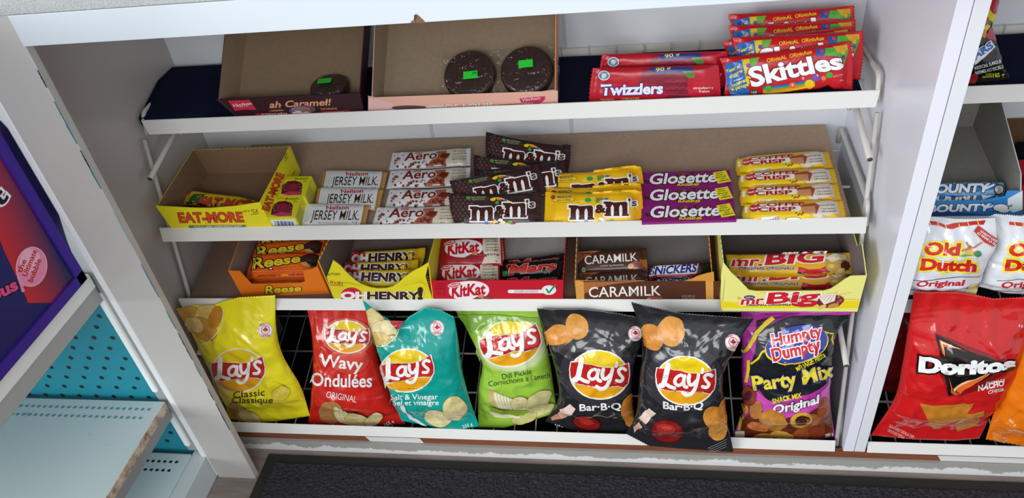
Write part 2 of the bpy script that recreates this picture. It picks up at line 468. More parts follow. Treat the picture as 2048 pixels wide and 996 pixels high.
def zart(n, P, kind='card'):
    z = zt(n); h = .006 if kind == 'wrap' else 0; Q = Plane(P.w(0, 0, h), P.a, P.b); return Art(lambda x, y: Q.at(*z(x, y)), kind, h)
def zrows(n, rows):
    z = zt(n); return [[z(*p) for p in r] for r in rows]
# ------------------------------------------------------------------ the setting
W = 1.22; YB = .3404; XR2 = 1.2384; XR3 = 1.2566; XEND = 2.0
def struct(name, mb, origin=None): return tag(mb.build(name, origin=origin), kind='structure')
b = MB(); b.box(-1.6, 2.6, -3.6, .42, -.05, 0, M('8d8078', 'plank')); struct('floor', b)
b = MB(); b.box(-.02, XEND, YB, YB+.02, 0, .958, M('e6e9ee', 'board')); struct('wall_back', b)
b = MB(); b.box(-.003, 0, -.0655, YB, 0, .9178, M('cdc4c1', 'board')); struct('wall_left', b)
b = MB(); b.box(W, XR2-.0006, 0, YB, 0, .918, M('ebebf6', 'board'), .0006); struct('wall_right', b)
b = MB(); b.box(XR2+.0006, XR3, 0, YB, 0, .918, M('e6e8ee', 'board'), .0006); struct('trim_1', b)
# the square post at the left, painted white over teal: the paint is chipped off its edge
b = MB(); b.box(.0187, .0994, -.0801, -.066, 0, 1.3, M('c2bfba', 'board'), .0012)
P = Plane((.0994, -.0801, 0), (0, 0, 1), (-1, 0, 0))
rnd = random.Random(3)
for z0, z1, c in ((.97, 1.0, '15343a'), (.86, .885, '15343a'), (.775, .84, '1b7d87'), (.70, .75, '1b7d87'), (.735, .765, '15343a'), (.60, .66, '9ac4c4'),
                  (.49, .56, '1b7d87'), (.42, .46, '1b7d87'), (.345, .41, '2c3a3d'), (.30, .335, '1b7d87'), (.24, .27, '2c3a3d'), (.155, .23, '1d2a2c')):
    n = 14; L = [(z0+(z1-z0)*i/n, .0008+.0011*rnd.random()*math.sin(math.pi*i/n)) for i in range(n+1)]
    b.add([P.w(a, q, .0003) for a, q in L]+[P.w(a, -.0006, .0003) for a, q in L], [(i, i+1, n+2+i, n+1+i) for i in range(n)], M(c, 'card'))
struct('trim_2', b)
b = MB(); b.box(.0996, XEND, -.0828, -.0648, .9179, .958, M('d6dee4', 'board'), .0006); PH = Plane((0, -.0828, .9179), (1, 0, 0), (0, 0, 1)); a = zart(2, PH)     # chipped corner of the board, bare wood showing
a.poly([(412, 133), (418, 122), (432, 118), (434, 88), (446, 82), (462, 92), (484, 112), (503, 133)], '7a5a44'); a.poly([(432, 118), (434, 88), (446, 82), (452, 96), (440, 124)], '54382a')
lay_flat(b, a, PH); struct('trim_3', b)
b = MB(); b.box(-.05, XEND, -.083, YB+.02, .9585, .985, M('c3c6c4', 'speckle'), .001)
tag(b.build('countertop', origin=(.9, .1, .9585)), 'grey speckled laminate countertop above the shelves, cut off at the top', 'countertop')
# plinth: worn white kick board, brown board above it
b = MB(); b.box(.0, XEND, -.0077, .006, 0, .030, M('e2e2e0', 'kick')); struct('baseboard_front', b)
b = MB(); b.box(.0, XEND, -.002, .006, .0302, .046, M('8a4f33', 'wood'))
for x0, x1 in ((.325, .43), (1.385, 1.62)):
    b.poly([(x0, -.0026, .031), (x1+.006, -.0026, .031), (x1, -.0026, .0455), (x0-.008, -.0026, .0455)], M('dddddb', 'card'))
struct('trim_4', b)
b = MB(); b.box(.0, XEND, .0065, YB-.001, .0, .004, M('101010', 'cloth')); struct('shade_pan', b)  # black sheet under the rack, standing in for the shade there
b = MB(); b.box(.0005, W-.0005, YB-.0016, YB-.0004, .0045, .30, M('15171a', 'board')); b.box(XR3+.001, XEND, YB-.0016, YB-.0004, .0045, .30, M('15171a', 'board')); struct('shade_back', b)  # shade of the bottom bays painted as black sheets on the back wall
# seams of the back wall
b = MB()
for px in (863, 1143):
    q = Plane((0, YB, 0), (1, 0, 0), (0, 0, 1)).at(px, 258)
    b.box(q[0]-.003, q[0]+.003, YB-.0016, YB-.0003, .30, .917, M('cfd0d0', 'board'))
struct('trim_7', b)

# ------------------------------------------------------------------ entrance mat
root = empty('floor_mat', (.9, -.2, 0)); tag(root, 'black rubber-edged entrance mat with dark grey pile on the floor below the shelves', 'mat')
b = MB(); b.box(.105, 2.3, -.75, -.022, .0002, .005, M('1d1e1c', 'rubber'), .002); o = b.build('border', root)
b = MB(); x0, x1, y0, y1 = .128, 2.28, -.30, -.045; nx, ny = 620, 84
vs = []; 
for j in range(ny+1):
    for i in range(nx+1):
        x = x0+(x1-x0)*i/nx; y = y0+(y1-y0)*j/ny
        e = 0 if i in (0, nx) or j in (0, ny) else 1
        h = .0052+e*(.0035+.0035*rnd.random())
        vs.append((x+rnd.uniform(-.001, .001), y+rnd.uniform(-.001, .001)-(0 if e else 0), h))
b.add(vs, [(j*(nx+1)+i, j*(nx+1)+i+1, (j+1)*(nx+1)+i+1, (j+1)*(nx+1)+i) for j in range(ny) for i in range(nx)], M('34333a', 'pile'))
o = tag(b.build('pile', root), kind='stuff')

# ------------------------------------------------------------------ wire shelving
WHITE = M('e6e5e0', 'paint'); ROD = M('cfccc4', 'metal'); WIRE = M('a8a8a4', 'metal')
LIPS = [(.1701, .6747, .1622, .6515), (.0866, .5044, .0679, .4886), (.0551, .3636, .0468, .3438), (.0056, .0661, -.0018, .0461)]
DECK = [(.178, .655, 8.0), (.086, .4875, 8.5), (.057, .3465, 13), (.012, .040, 16)]
def deck_y(k, y): d = DECK[k]; return d[1]+(y-d[0])*math.tan(math.radians(d[2]))
def shelf(k, x0, x1, xa, xb, label):
    yt, zt_, yb, zb = LIPS[k]
    root = empty('wire_shelf', ((x0+x1)/2, (yt+yb)/2, zb)); tag(root, label, 'shelf', None)
    b = MB(); th = .0012; n = Vector((0, -(zt_-zb), (yt-yb))).normalized()
    # lip: a bent strip with a short return at top and bottom
    prof = [(yt, zt_), (yb, zb), (yb+.004, zb-.001)]
    fr = [(x0+xa*0, *prof[0]), (x1, *prof[0]), (x1-xb, *prof[1]), (x0+xa, *prof[1])]
    off = Vector((0, .0014, .0004))
    F = [Vector(p) for p in fr]; Bk = [p+off for p in F]
    b.add(F+Bk, [(0, 3, 2, 1), (4, 5, 6, 7), (0, 1, 5, 4), (3, 7, 6, 2), (0, 4, 7, 3), (1, 2, 6, 5)], WHITE)
    b.build('lip', root)
    b = MB(); d = DECK[k]; yb2 = YB-.006; r = .0016
    x = x0+.015
    ys, ye = d[0]-.003, yb2
    step = .05 if k < 3 else .0418
    while x < x1-.01:
        b.tube([(x, ys, deck_y(k, ys)-.004), (x, ye, deck_y(k, ye)-.004)], r, WIRE, 6); x += step
    m = 3 if k < 3 else 4
    for i in range(m):
        y = ys+(ye-ys)*(i+.12)/(m-.2); b.tube([(x0+.004, y, deck_y(k, y)-.0065), (x1-.004, y, deck_y(k, y)-.0065)], .0022 if i else .003, ROD, 6)
    if k == 0:
        y = YB-.008; z = deck_y(0, y)+.004
        b.box(x0+.005, x1-.005, y, y+.003, z-.008, z+.012, WHITE)
        xx = x0+.03
        while xx < x1: b.tube([(xx, y-.004, z-.01), (xx, y-.004, z+.016)], .0014, ROD, 6); xx += .046
    o = b.build('deck', root)
    return root
shelf(0, .013, W-.008, .010, .004, 'top white wire shelf, its lip below the cake boxes and red pouches')
shelf(1, .018, W-.016, .010, .004, 'second white wire shelf from the top, its lip below the chocolate bars')
shelf(2, .012, W-.018, .006, .004, 'third white wire shelf from the top, its white lip above the chip bags')
shelf(3, .015, W-.015, .0, .0, 'lowest white wire rack with a chipped white lip, carrying the row of chip bags')
shelf(0, XR3+.006, XEND-.01, .0, .004, 'white shelf lip at the top right corner with a sour candy bag on it')
shelf(1, XR3+.006, XEND-.01, .0, .004, 'white shelf in the right bay under the blue candy tray')
shelf(2, XR3+.006, XEND-.01, .0, .004, 'white shelf in the right bay carrying the white chip bags')
shelf(3, XR3+.003, XEND-.01, .0, .0, 'white wire rack at the foot of the right bay')
def side_frame(x, s, label):
    root = empty('side_frame', (x, .07, .06)); tag(root, label, 'frame', None)
    P_ = lambda y, z, dx=0: (x+dx, y, z)
    b = MB(); b.tube([P_(.012, .048), P_(.157, .645)], .0037, ROD, 12); b.build('post', root)
    for (y0, z0, y1, z1) in ((.325, .686 if s < 0 else .688, .182, .683 if s < 0 else .695), (.325, .524, .115, .512), (.325, .408, .078, .366))[:1 if s < 0 else 3]:
        b = MB(); b.tube(bez([P_(y0, z0-.03), P_(y0, z0), P_(y1, z1), P_(y1-.012, z1-.035)]), .0038, ROD, 12); b.build('rail', root)
    for (y0, z0, y1, z1) in ((.34-.002, .645, .113, .592), (.338, .34, .020, .248)):
        b = MB(); b.tube([P_(y0, z0, -s*.011), P_(y1, z1, -s*.011)], .0047, ROD, 12)
        b.tube([P_(y1, z1, -s*.011), P_(y1-.0008, z1-.0002, -s*.011)], .0040, M('4a4640', 'card'), 12)
        t = .45; y, z = y0+(y1-y0)*t, z0+(z1-z0)*t
        b.tube([P_(y, z, -s*.011), P_(y-.006, z-.002, -s*.019), P_(y-.006, z-.010, -s*.019)], .0032, ROD, 8); b.build('bracket', root)
side_frame(.013, -1, 'white painted bent rod frame holding the shelves at the left wall')
side_frame(W-.010, 1, 'white painted bent rod frame holding the shelves at the right wall')

# ------------------------------------------------------------------ liners
def sheet(name, k, x0, x1, y0, y1, th, m, label, cat, dz=.0, skew=0):
    d = DECK[k]; P = incl(x0, y0, deck_y(k, y0)+dz-.0006, d[2]); L = (y1-y0)/math.cos(math.radians(d[2]))
    b = MB(); b.prism(P, [(0, 0), (x1-x0, 0), (x1-x0-skew, L), (skew, L)], 0, th, m)
    return tag(b.build(name, mw=P.mat()), label, cat)
KR = M('8d7464', 'kraft'); KR2 = M('80685a', 'kraft')
sheet('cardboard_liner', 1, .10, 1.186, .088, .333, .0022, M('b1967f', 'kraft'), 'flat brown cardboard sheet lining the second shelf under the chocolate bars', 'cardboard sheet')
sheet('cardboard_liner', 2, .022, 1.19, .059, .333, .0022, KR2, 'flat brown cardboard sheet lining the third shelf under the open candy boxes', 'cardboard sheet')
# navy cloth over the top shelf
def cloth(x0, x1, label):
    b = MB(); nx, ny = 120, 16; vs = []
    for j in range(ny+1):
        for i in range(nx+1):
            u = i/nx; v = j/ny; x = x0+(x1-x0)*u; y = .176+(.322-.176)*v
            e = min(1, min(u*(x1-x0)/.02, (1-u)*(x1-x0)/.02, v*7, (1-v)*7+.35))
            z = deck_y(0, y)+.0012+.013*math.sin(max(0, e)*math.pi/2)*(.45+.55*v)+.0018*noise.noise(Vector((x*14, y*14, 2)))*e
            if x0 < .1 and x < .165: tt = max(0, 1-max(0, x-.105)/.06); tt = tt*tt*(3-2*tt); z = z*(1-tt)+(.677+.026*min(1, v*1.6))*tt
            vs.append((x, y, z))
    n1 = nx+1; N = len(vs); vs2 = [(p[0], p[1], deck_y(0, p[1])+.0005) for p in vs]
    q = [(j*n1+i, j*n1+i+1, (j+1)*n1+i+1, (j+1)*n1+i) for j in range(ny) for i in range(nx)]
    rim = [i for i in range(n1)]+[j*n1+nx for j in range(1, ny+1)]+[ny*n1+i for i in range(nx-1, -1, -1)]+[j*n1 for j in range(ny-1, 0, -1)]
    b.add(vs+vs2, q+[tuple(N+i for i in f[::-1]) for f in q]+[(rim[i], rim[i]+N, rim[(i+1) % len(rim)]+N, rim[(i+1) % len(rim)]) for i in range(len(rim))], M('141a30', 'cloth'), True)
    tag(b.build('shelf_cloth', origin=((x0+x1)/2, .25, .66)), label, 'cloth')
cloth(.006, 1.196, 'dark navy cloth folded over the top shelf under the cake boxes and pouches')
cloth(XR3+.01, XEND-.02, 'dark navy cloth on the shelf behind the sour candy bag, top right')

# ------------------------------------------------------------------ pegboard gondola at the left
TEAL = M('1c8598', 'card'); SHW = M('c6d4d5', 'metal')
YP = -.062
b = MB(); b.box(-.9, -.006, YP, YP+.012, .05, .98, TEAL)
hole = M('0c1a1e', 'card'); z = .09; r = 0
P = Plane((0, YP, 0), (1, 0, 0), (0, 0, 1))
while z < .54:
    x = -.030-(r % 2)*.0182
    while x > -.42:
        b.add([P.w(x+.0046*math.cos(t*math.pi/6), z+.0046*math.sin(t*math.pi/6), .0003) for t in range(12)], [tuple(range(12))], hole); x -= .0365
    z += .0262; r += 1
tag(b.build('pegboard', origin=(-.45, YP, .05)), 'teal pegboard back panel behind the grey metal shelves at the left', 'pegboard')
def gshelf(z, y0, y1, xr, th, label, rusty, holes=(.02, .04)):
    root = empty('metal_shelf', (xr-.3, (y0+y1)/2, z-th)); tag(root, label, 'shelf')
    b = MB(); b.box(-.9, xr, y0, y1, z-th, z, SHW, .0015)
    P = Plane((0, 0, z), (1, 0, 0), (0, 1, 0))
    for k, dy in enumerate(holes):
        x = xr-.022-k*.006
        while x > -.5:
            b.add([P.w(x+.0036*math.cos(t*math.pi/6), y1-dy+.0030*math.sin(t*math.pi/6), .0004) for t in range(12)], [tuple(range(12))], M('5d99a0', 'card') if rusty else hole); x -= .0127
    b.build('deck', root)
    b = MB(); b.box(xr, xr+.0015, y0, y1-.004, z-th*.98, z+.0008, M('d9c9b2', 'rust') if rusty else SHW); b.box(xr, xr+.0012, y0, y1-.004, z-th-.022, z-th, M('8f9293', 'metal')); b.build('end_plate', root)
    return root
gshelf(.2265, -.55, YP-.013, -.006, .017, 'pale grey metal shelf with small holes and a rusty end edge', True)
gshelf(.066, -.50, YP-.012, -.018, .012, 'lowest pale grey metal deck with a double row of holes, beneath the rusty-edged shelf', False)
b = MB(); b.box(-.016, .0150, -.42, YP-.002, .001, .0655, M('c6ced0', 'metal'), .001)
tag(b.build('base_panel', origin=(0, -.24, 0)), 'grey metal side panel at the foot of the left shelving beside the white post', 'panel')
# upright with rounded bracket cover
b = MB()
for z0, z1 in ((.247, .49), (.088, .185)):
    b.box(-.0235, -.0110, YP-.012, YP-.0005, z0, z1, M('eef3f2', 'metal'), .004)
b.box(.0030, .0182, YP-.0165, YP-.001, .001, 1.25, M('e8e9ea', 'metal'), .004); b.box(-.0255, .0025, YP-.006, YP-.0006, .07, 1.25, M('9a9d9b', 'metal'), .001)
tag(b.build('upright', origin=(.013, YP, 0)), 'white rounded metal upright between the teal pegboard and the wide white post', 'upright')
# upper shelf end and the purple sign on it
b = MB(); b.box(-.9, -.0075, -.60, YP-.012, .508, .536, M('ecedea', 'metal'), .002); b.box(-.9, -.010, -.60, YP-.012, .478, .508, M('a7aaa6', 'metal'), .001)
tag(b.build('metal_shelf', origin=(-.4, -.33, .478)), 'white metal shelf end directly beneath the purple framed sign', 'shelf')
root = empty('framed_sign', (-.004, -.3, .537)); tag(root, 'large purple framed sign with pink bubble on navy and red', 'sign')
SP = Plane((-.0005, -.088, .5375), (0, 1, 0), (0, 0, 1))
b = MB(); FR = M('3a1c8c', 'card')
w, hh, fw = .50, .44, .017
for a0, a1, b0, b1 in ((-w, 0, 0, fw), (-w, 0, hh-fw, hh), (-fw, 0, 0, hh)):
    b.prism(SP, [(a0, b0), (a1, b0), (a1, b1), (a0, b1)], -.012, .0, FR)
b.build('frame', root)
b = MB(); b.prism(SP, [(-w, fw), (-fw, fw), (-fw, hh-fw), (-w, hh-fw)], -.010, -.004, M('1b1a5e', 'card'))
SPF = Plane(SP.w(0, 0, -.004), SP.a, SP.b)
a = zart(18, SPF)
g0_ = SPF.w(*SPF.at(*zt(18)(0, 708))); g1_ = SPF.w(*SPF.at(*zt(18)(130, 985))); g2_ = SPF.w(*SPF.at(*zt(18)(290, 760)))
gm = bpy.data.materials.new('poster_print'); gm.use_nodes = True; nt_ = gm.node_tree; e_ = (g1_-g0_).normalized(); nn_ = (g2_-g0_)-(g2_-g0_).dot(e_)*e_; ln_ = nn_.length; nn_ = nn_/ln_
ge = nt_.nodes.new('ShaderNodeNewGeometry'); vd = nt_.nodes.new('ShaderNodeVectorMath'); vd.operation = 'DOT_PRODUCT'; vd.inputs[1].default_value = nn_/ln_
nt_.links.new(ge.outputs['Position'], vd.inputs[0]); ad = nt_.nodes.new('ShaderNodeMath'); ad.inputs[1].default_value = -g0_.dot(nn_)/ln_; nt_.links.new(vd.outputs['Value'], ad.inputs[0])
rp = nt_.nodes.new('ShaderNodeValToRGB'); rp.color_ramp.elements[0].color = (*hexc('cc2228'), 1); rp.color_ramp.elements[1].color = (*hexc('1d1a52'), 1); rp.color_ramp.elements[1].position = .95
nt_.links.new(ad.outputs[0], rp.inputs[0]); nt_.links.new(rp.outputs[0], nt_.nodes['Principled BSDF'].inputs['Base Color']); nt_.nodes['Principled BSDF'].inputs['Roughness'].default_value = .3
a.poly([(-60, 600), (-60, 330), (0, 100), (215, 330), (335, 705), (410, 890), (385, 905), (300, 1010), (120, 1010), (0, 700)], gm)
a.poly([(-70, 590), (0, 708), (130, 985), (150, 1040), (-70, 1040)], '1b1e62')
a.text('t', (2, 535), (40, 488), 84, '16102c', .03, .15, out='f4f4f8', ow=.07)
a.text('ocious', (-150, 1060), (88, 940), 58, 'e8508c', .04, .1, out='16102c', ow=.06)
a.ell(156, 830, 78, 100, 'f0c8d6', rot=8); a.ell(156, 830, 74, 96, 'ee8fb0', rot=8); a.ell(148, 800, 52, 60, 'f4b4ca', rot=8)
a.poly([(82, 880), (120, 925), (104, 944)], 'ee8fb0'); a.ell(112, 946, 9, 11, 'ee8fb0')
a.text('the', (104, 862), (130, 800), 26, 'c4202c', .02); a.text('Ultimate', (130, 880), (182, 752), 26, 'c4202c', .02); a.text('bubble', (158, 908), (204, 796), 26, 'c4202c', .02)
lay_flat(b, a, SPF); b.build('poster', root)
# ------------------------------------------------------------------ open cardboard trays
def quadgrid(p00, p10, p11, p01):
    return lambda u, v: (p00*(1-u)+p10*u)*(1-v)+(p01*(1-u)+p11*u)*v
def panel(mb, Q, prof, mout, min_, th=.0014, medge=None):
    """wall over the quad Q(u, v); prof = list of (u, v); outer side towards its normal"""
    a = Q(1, 0)-Q(0, 0); b = Q(0, 1)-Q(0, 0); P = Plane(Q(0, 0), a, b)
    pts = []
    for u, v in prof:
        d = Q(u, v)-P.o; pts.append((d.dot(P.a), d.dot(P.b)))
    mb.prism(P, pts, -th, 0, mout, min_, medge or mout); return P
RECT = [(0, 0), (1, 0), (1, 1), (0, 1)]
def tray(label, FLb, FRb, FLr, FRr, D, tilt, hb, cout, front=None, left=None, right=None, back=None, frontart=None, rightart=None,
         inner=None, group=None, name='candy_tray', cright=None, flare=0, front_px=None):
    """FLb.. are 3-D points (front bottom and front rim corners); D depth, tilt of the floor, hb height of the back wall"""
    FLb, FRb, FLr, FRr = map(Vector, (FLb, FRb, FLr, FRr)); inner = inner or KR
    t = math.radians(tilt); w = (FRb-FLb); w = Vector((w.x, w.y, 0)).normalized(); back_d = Vector((0, math.cos(t), math.sin(t)))
    back_d = (back_d-back_d.dot(w)*w*.9).normalized(); n = w.cross(back_d).normalized()
    BLb = FLb+back_d*D; BRb = FRb+back_d*D
    BLr = BLb+n*hb-w*flare; BRr = BRb+n*hb+w*flare
    co = M(cout, 'card') if isinstance(cout, str) else cout
    cr = M(cright, 'card') if cright else co
    b = MB()
    F = quadgrid(FLb, FRb, FRr, FLr)
    if front_px:
        PF = Plane(FLb, FRb-FLb, (FLr+FRr)/2-(FLb+FRb)/2); z_ = zt(front_px[0]); pts = [PF.at(*z_(*q)) for q in front_px[1]]
        wd = (FRb-FLb).length; b.prism(PF, [(0, 0), (wd, 0)]+pts, -.0014, 0, co, inner)
    else: PF = panel(b, F, [(0, 0), (1, 0)]+(front or [(1, 1), (0, 1)]), co, inner)
    Rq = quadgrid(FRb, BRb, BRr, FRr); PR = panel(b, Rq, [(0, 0), (1, 0)]+(right or [(1, 1), (0, 1)]), cr, inner)
    Bq = quadgrid(BRb, BLb, BLr, BRr); panel(b, Bq, [(0, 0), (1, 0)]+(back or [(1, 1), (0, 1)]), co, inner)
    Lq = quadgrid(BLb, FLb, FLr, BLr); panel(b, Lq, [(0, 0), (1, 0)]+(left or [(1, 1), (0, 1)]), co, inner)
    Fl = quadgrid(FLb, FRb, BRb, BLb); panel(b, lambda u, v: Fl(u, v)+n*.0014, RECT, inner, co)
    if frontart: lay_flat(b, frontart(PF), PF)
    if rightart: lay_flat(b, rightart(PR), PR)
    FP = Plane(FLb, w, back_d)
    o = b.build(name, mw=FP.mat()); tag(o, label, 'box', group); o.name = name
    o['_f'] = 0; del o['_f']
    return o, Plane(FLb+n*.0016, w, back_d), (FLb, FRb, BLb, BRb, n)
def serr(n, v=1.0, a=.02, u0=1, u1=0): return [(u0+(u1-u0)*i/n, v-(a if i % 2 else 0)) for i in range(n+1)]
def on(P, z, x, y): p = P.at(*zt(z)(x, y)); return P.w(*p)

# ---- top shelf: two cake boxes leaning back, cakes
F1 = incl(0, .178, .669, 105)
def art_oh(P):
    a = zart(20, P)
    a.poly([(150, 835), (325, 828), (388, 912), (290, 908), (208, 920)], 'd6304a')
    a.text('Vachon', (185, 888), (345, 868), 26, 'f6e6ea', .015, .25); a.text('DEPUIS EST. 1923', (245, 890), (312, 884), 6, 'f6e6ea', 0)
    a.text('ah Caramel!', (495, 895), (995, 872), 54, 'f0a878', .022, .2)
    a.text("L'ORIGINAL", (497, 927), (612, 920), 14, 'e8a070', .015); a.text('THE ORIGINAL', (918, 912), (1058, 906), 14, 'e8a070', .015)
    a.poly([(370, 942), (640, 938), (665, 952), (640, 960), (395, 960)], 'd6304a'); a.text('FORMAT MÉGA', (430, 958), (645, 950), 17, 'f6d6d8', .02)
    a.poly([(915, 925), (1158, 915), (1145, 940), (925, 945)], 'd6304a'); a.text('MEGA PACK', (940, 945), (1115, 936), 16, 'f6d6d8', .02)
    a.ell(765, 915, 110, 40, '6a4f66', rot=-4); a.ell(750, 905, 80, 22, '8a7690'); a.ell(790, 930, 55, 24, 'a2603c'); a.blob(730, 938, 42, 18, 'f2d6c8', seed=2); a.blob(800, 940, 34, 16, 'f2d6c8', seed=3)
    return a
o, POH, (f1, f2, b1, b2, n1_) = tray('open dark maroon cake box with red ribbon, leftmost on the top shelf', (.185, .180, .669), (.413, .180, .668), on(F1, 20, 50, 828), on(F1, 20, 1245, 772),
     .158, 38, .045, '3b1c26', front=[(1, 1), (.75, .985), (.5, 1.01), (.3, .99), (.1, 1.02), (0, 1)], frontart=art_oh, flare=.014, inner=M('8d7760', 'kraft'), name='cake_box')
def art_jos(P):
    a = zart(2, P)
    a.poly([(165, 570), (1275, 530), (1275, 680), (165, 680)], 'f0b8a4')
    a.poly([(165, 570), (300, 600), (330, 660), (165, 660)], 'f2c4c0'); a.ell(420, 632, 118, 16, '6a4a50', rot=1); a.ell(560, 625, 60, 10, 'e8e0d8')
    a.text('JOS LOUIS', (590, 640), (900, 628), 30, 'f6e8dc', .03, out='c09084', ow=.03)
    a.poly([(1050, 575), (1200, 562), (1200, 580), (1180, 600), (1060, 600)], 'cc3a58'); a.text('Vachon', (1062, 592), (1170, 580), 17, 'f4dde2', .01, .25)
    a.poly([(930, 612), (1170, 598), (1160, 645), (940, 650)], 'c84a58'); a.text('FORMAT MÉGA', (955, 636), (1135, 614), 16, 'f6dada', .02)
    return a
o, PJL, _ = tray('open pale pink cake box with torn front edge holding two chocolate cakes', (.444, .180, .668), (.735, .180, .668), on(F1, 2, 162, 563), on(F1, 2, 1262, 528),
     .158, 38, .045, 'eebcae', front=[(1, 1), (.96, .97), (.86, .80), (.7, .62), (.55, .58), (.4, .60), (.25, .62), (.12, .74), (.05, .84), (0, 1)],
     frontart=art_jos, flare=.008, inner=M('9a8670', 'kraft'), cright='e39a72', name='cake_box')
def cake(P, z, cx, cy, rr, sx, sy, label, th=.019, num=None, seed=1):
    c = P.at(*zt(z)(cx, cy)); root = empty('chocolate_cake', P.w(c[0], c[1], .001)); tag(root, label, 'cake', 'wrapped round chocolate cakes')
    root.rotation_euler = P.mat().to_euler(); R3 = P.mat().to_3x3(); L = Plane((0, 0, 0), (1, 0, 0), (0, 1, 0))
    b = MB(); N = 40; rings = []
    for (r_, h_) in ((rr*.97, .0015), (rr, .005), (rr, th*.7), (rr*.97, th*.9), (rr*.88, th), (rr*.5, th*1.02), (rr*.01, th*1.02)):
        rings.append([(r_*math.cos(2*math.pi*k/N)*(1+.012*noise.noise(Vector((math.cos(k/6.4), k*.1, seed)))), r_*math.sin(2*math.pi*k/N), h_) for k in range(N)])
    vs = [v for r in rings for v in r]; fs = [(i*N+k, i*N+(k+1) % N, (i+1)*N+(k+1) % N, (i+1)*N+k) for i in range(len(rings)-1) for k in range(N)]
    fs += [tuple(range(N))[::-1]]
    b.add(vs, fs, M('3a2522', 'choc'), True); o = b.build('cake', None); o.parent = root
    b = MB(); nn = 34; vs = []
    for j in range(nn+1):
        for i in range(nn+1):
            x = (i/nn*2-1)*rr*1.22; y = (j/nn*2-1)*rr*1.10; r_ = math.hypot(x, y)/rr
            h = th+.0022 if r_ < .93 else max(.004, (th+.002)*(1-(r_-.93)/.16))
            h += .0030*abs(noise.noise(Vector((x*60, y*60, seed))))+.002*noise.noise(Vector((x*120, y*30, seed+4)))+ (.004 if r_ > 1.05 else 0)*noise.noise(Vector((x*90, y*90, 3)))
            vs.append((x, y, h))
    n1 = nn+1; b.add(vs, [(j*n1+i, j*n1+i+1, (j+1)*n1+i+1, (j+1)*n1+i) for j in range(nn) for i in range(nn)], M('e8e4e0', 'clear'), True)
    o = b.build('wrapper', None); o.parent = root; wrap_ = o
    s = P.at(*zt(z)(sx, sy)); dx, dy = s[0]-c[0], s[1]-c[1]
    b = MB(); q = Plane((dx, dy, th+.0062), (1, .06, 0), (-.06, 1, 0))
    b.prism(q, [(-.0115, -.0065), (.0115, -.0065), (.0115, .0065), (-.0115, .0065)], -.0003, 0, M('2fd83a', 'card'))
    if num: ar = Art(lambda x, y: (x, y)); ar.text(num, (.002, -.001), (.010, -.001), .006, '1c3a1e', 0, up=1); lay_flat(b, ar, q)
    o = b.build('price_sticker', None); o.parent = wrap_
    return root
cake(PJL, 2, 770, 463, .0425, 783, 480, 'wrapped round chocolate cake with lower green sticker, left one in the pink box', num='.99')
cake(PJL, 2, 1100, 440, .0425, 1100, 416, 'wrapped round chocolate cake with higher green sticker, right one in the pink box', seed=5)
PFL = incl(0, .182, .690, 8)
cake(PFL, 20, 1010, 770, .033, 985, 765, 'wrapped chocolate cake barely showing behind the front of the dark maroon cake box', seed=8, th=.016)

# ---- red candy pouches, top shelf right
def flat_to(P): return lambda x, y: P.at(x, y)
def skit_art(P, z=3):
    a = zart(z, P, 'wrap')
    a.poly([(300, 372), (395, 350), (440, 555), (335, 560), (305, 480)], '2468b8')
    a.poly([(395, 350), (500, 335), (470, 400), (440, 440)], '6ab03c'); a.poly([(830, 290), (1010, 262), (1020, 300), (995, 380), (960, 330), (840, 320)], '5aa83c')
    a.poly([(830, 290), (885, 282), (880, 330), (830, 330)], '2a50a8'); a.poly([(930, 272), (1012, 260), (1016, 290), (960, 310)], 'e0a428')
    a.poly([(395, 350), (440, 345), (450, 480), (430, 500)], 'e8c832')
    for k, c in enumerate(('f0d020', 'f08a28', '4aa848', '3068c0')):
        w = 10; L = [(520+t*38, 545-k*2-12*math.sin(t*.2)-(t*t)*.55-k*w*.9+ (6-t)*2*0) for t in range(9)]
        a.line(L, 11, c)
    for (x, y, r, c) in ((435, 383, 14, '7a3a9c'), (430, 436, 12, 'c02830'), (693, 497, 19, 'e86840'), (755, 458, 16, 'd83040'), (830, 453, 24, '7a4aa8'),
                         (792, 491, 28, 'f0c81c'), (875, 458, 15, 'e87850'), (908, 438, 20, '48a838'), (552, 516, 19, '48a838'), (987, 307, 13, 'e8c030'),
                         (915, 300, 13, '48a838'), (865, 300, 12, 'c84030'), (960, 290, 11, 'd8b030'), (990, 335, 11, '6a3a9c')):
        a.ell(x, y, r, r*.93, c)
    for (x, y) in ((693, 497), (755, 458), (838, 440)): a.text('S', (x-4, y+6), (x+5, y+5), 13, 'ffffff', .01)
    a.text("Tear n'", (310, 430), (392, 392), 21, 'f0d828', .03); a.text('share', (330, 458), (402, 418), 20, 'f0d828', .03); a.text('SIZE', (350, 455), (378, 446), 10, 'ffffff', .01)
    a.text('FORMAT', (355, 478), (405, 458), 10, 'ffffff', .01); a.text('ouvrez', (345, 510), (430, 472), 22, 'f0d828', .03); a.text('et partagez', (340, 532), (440, 497), 20, 'f0d828', .03)
    a.text('ORiginAL  ORiginAux', (545, 366), (808, 312), 22, 'f0c820', .02)
    a.text('Skittles', (460, 505), (985, 398), 112, 'fbfbfb', .036, -.05, out='8a1420', ow=.03, arc=8, grow=-.18)
    a.rect(450, 525, 488, 552, '1c5a28'); a.text('160', (454, 547), (484, 544), 14, 'e8f0e0', .01)
    a.text('Bite Size Candies', (930, 452), (985, 438), 8, 'f0c8cc', 0); a.text('191 g', (972, 475), (985, 470), 10, 'f0e8e8', 0)
    return a
SKR = 'c8141f'
PS = incl(0, .193, .690, 77)
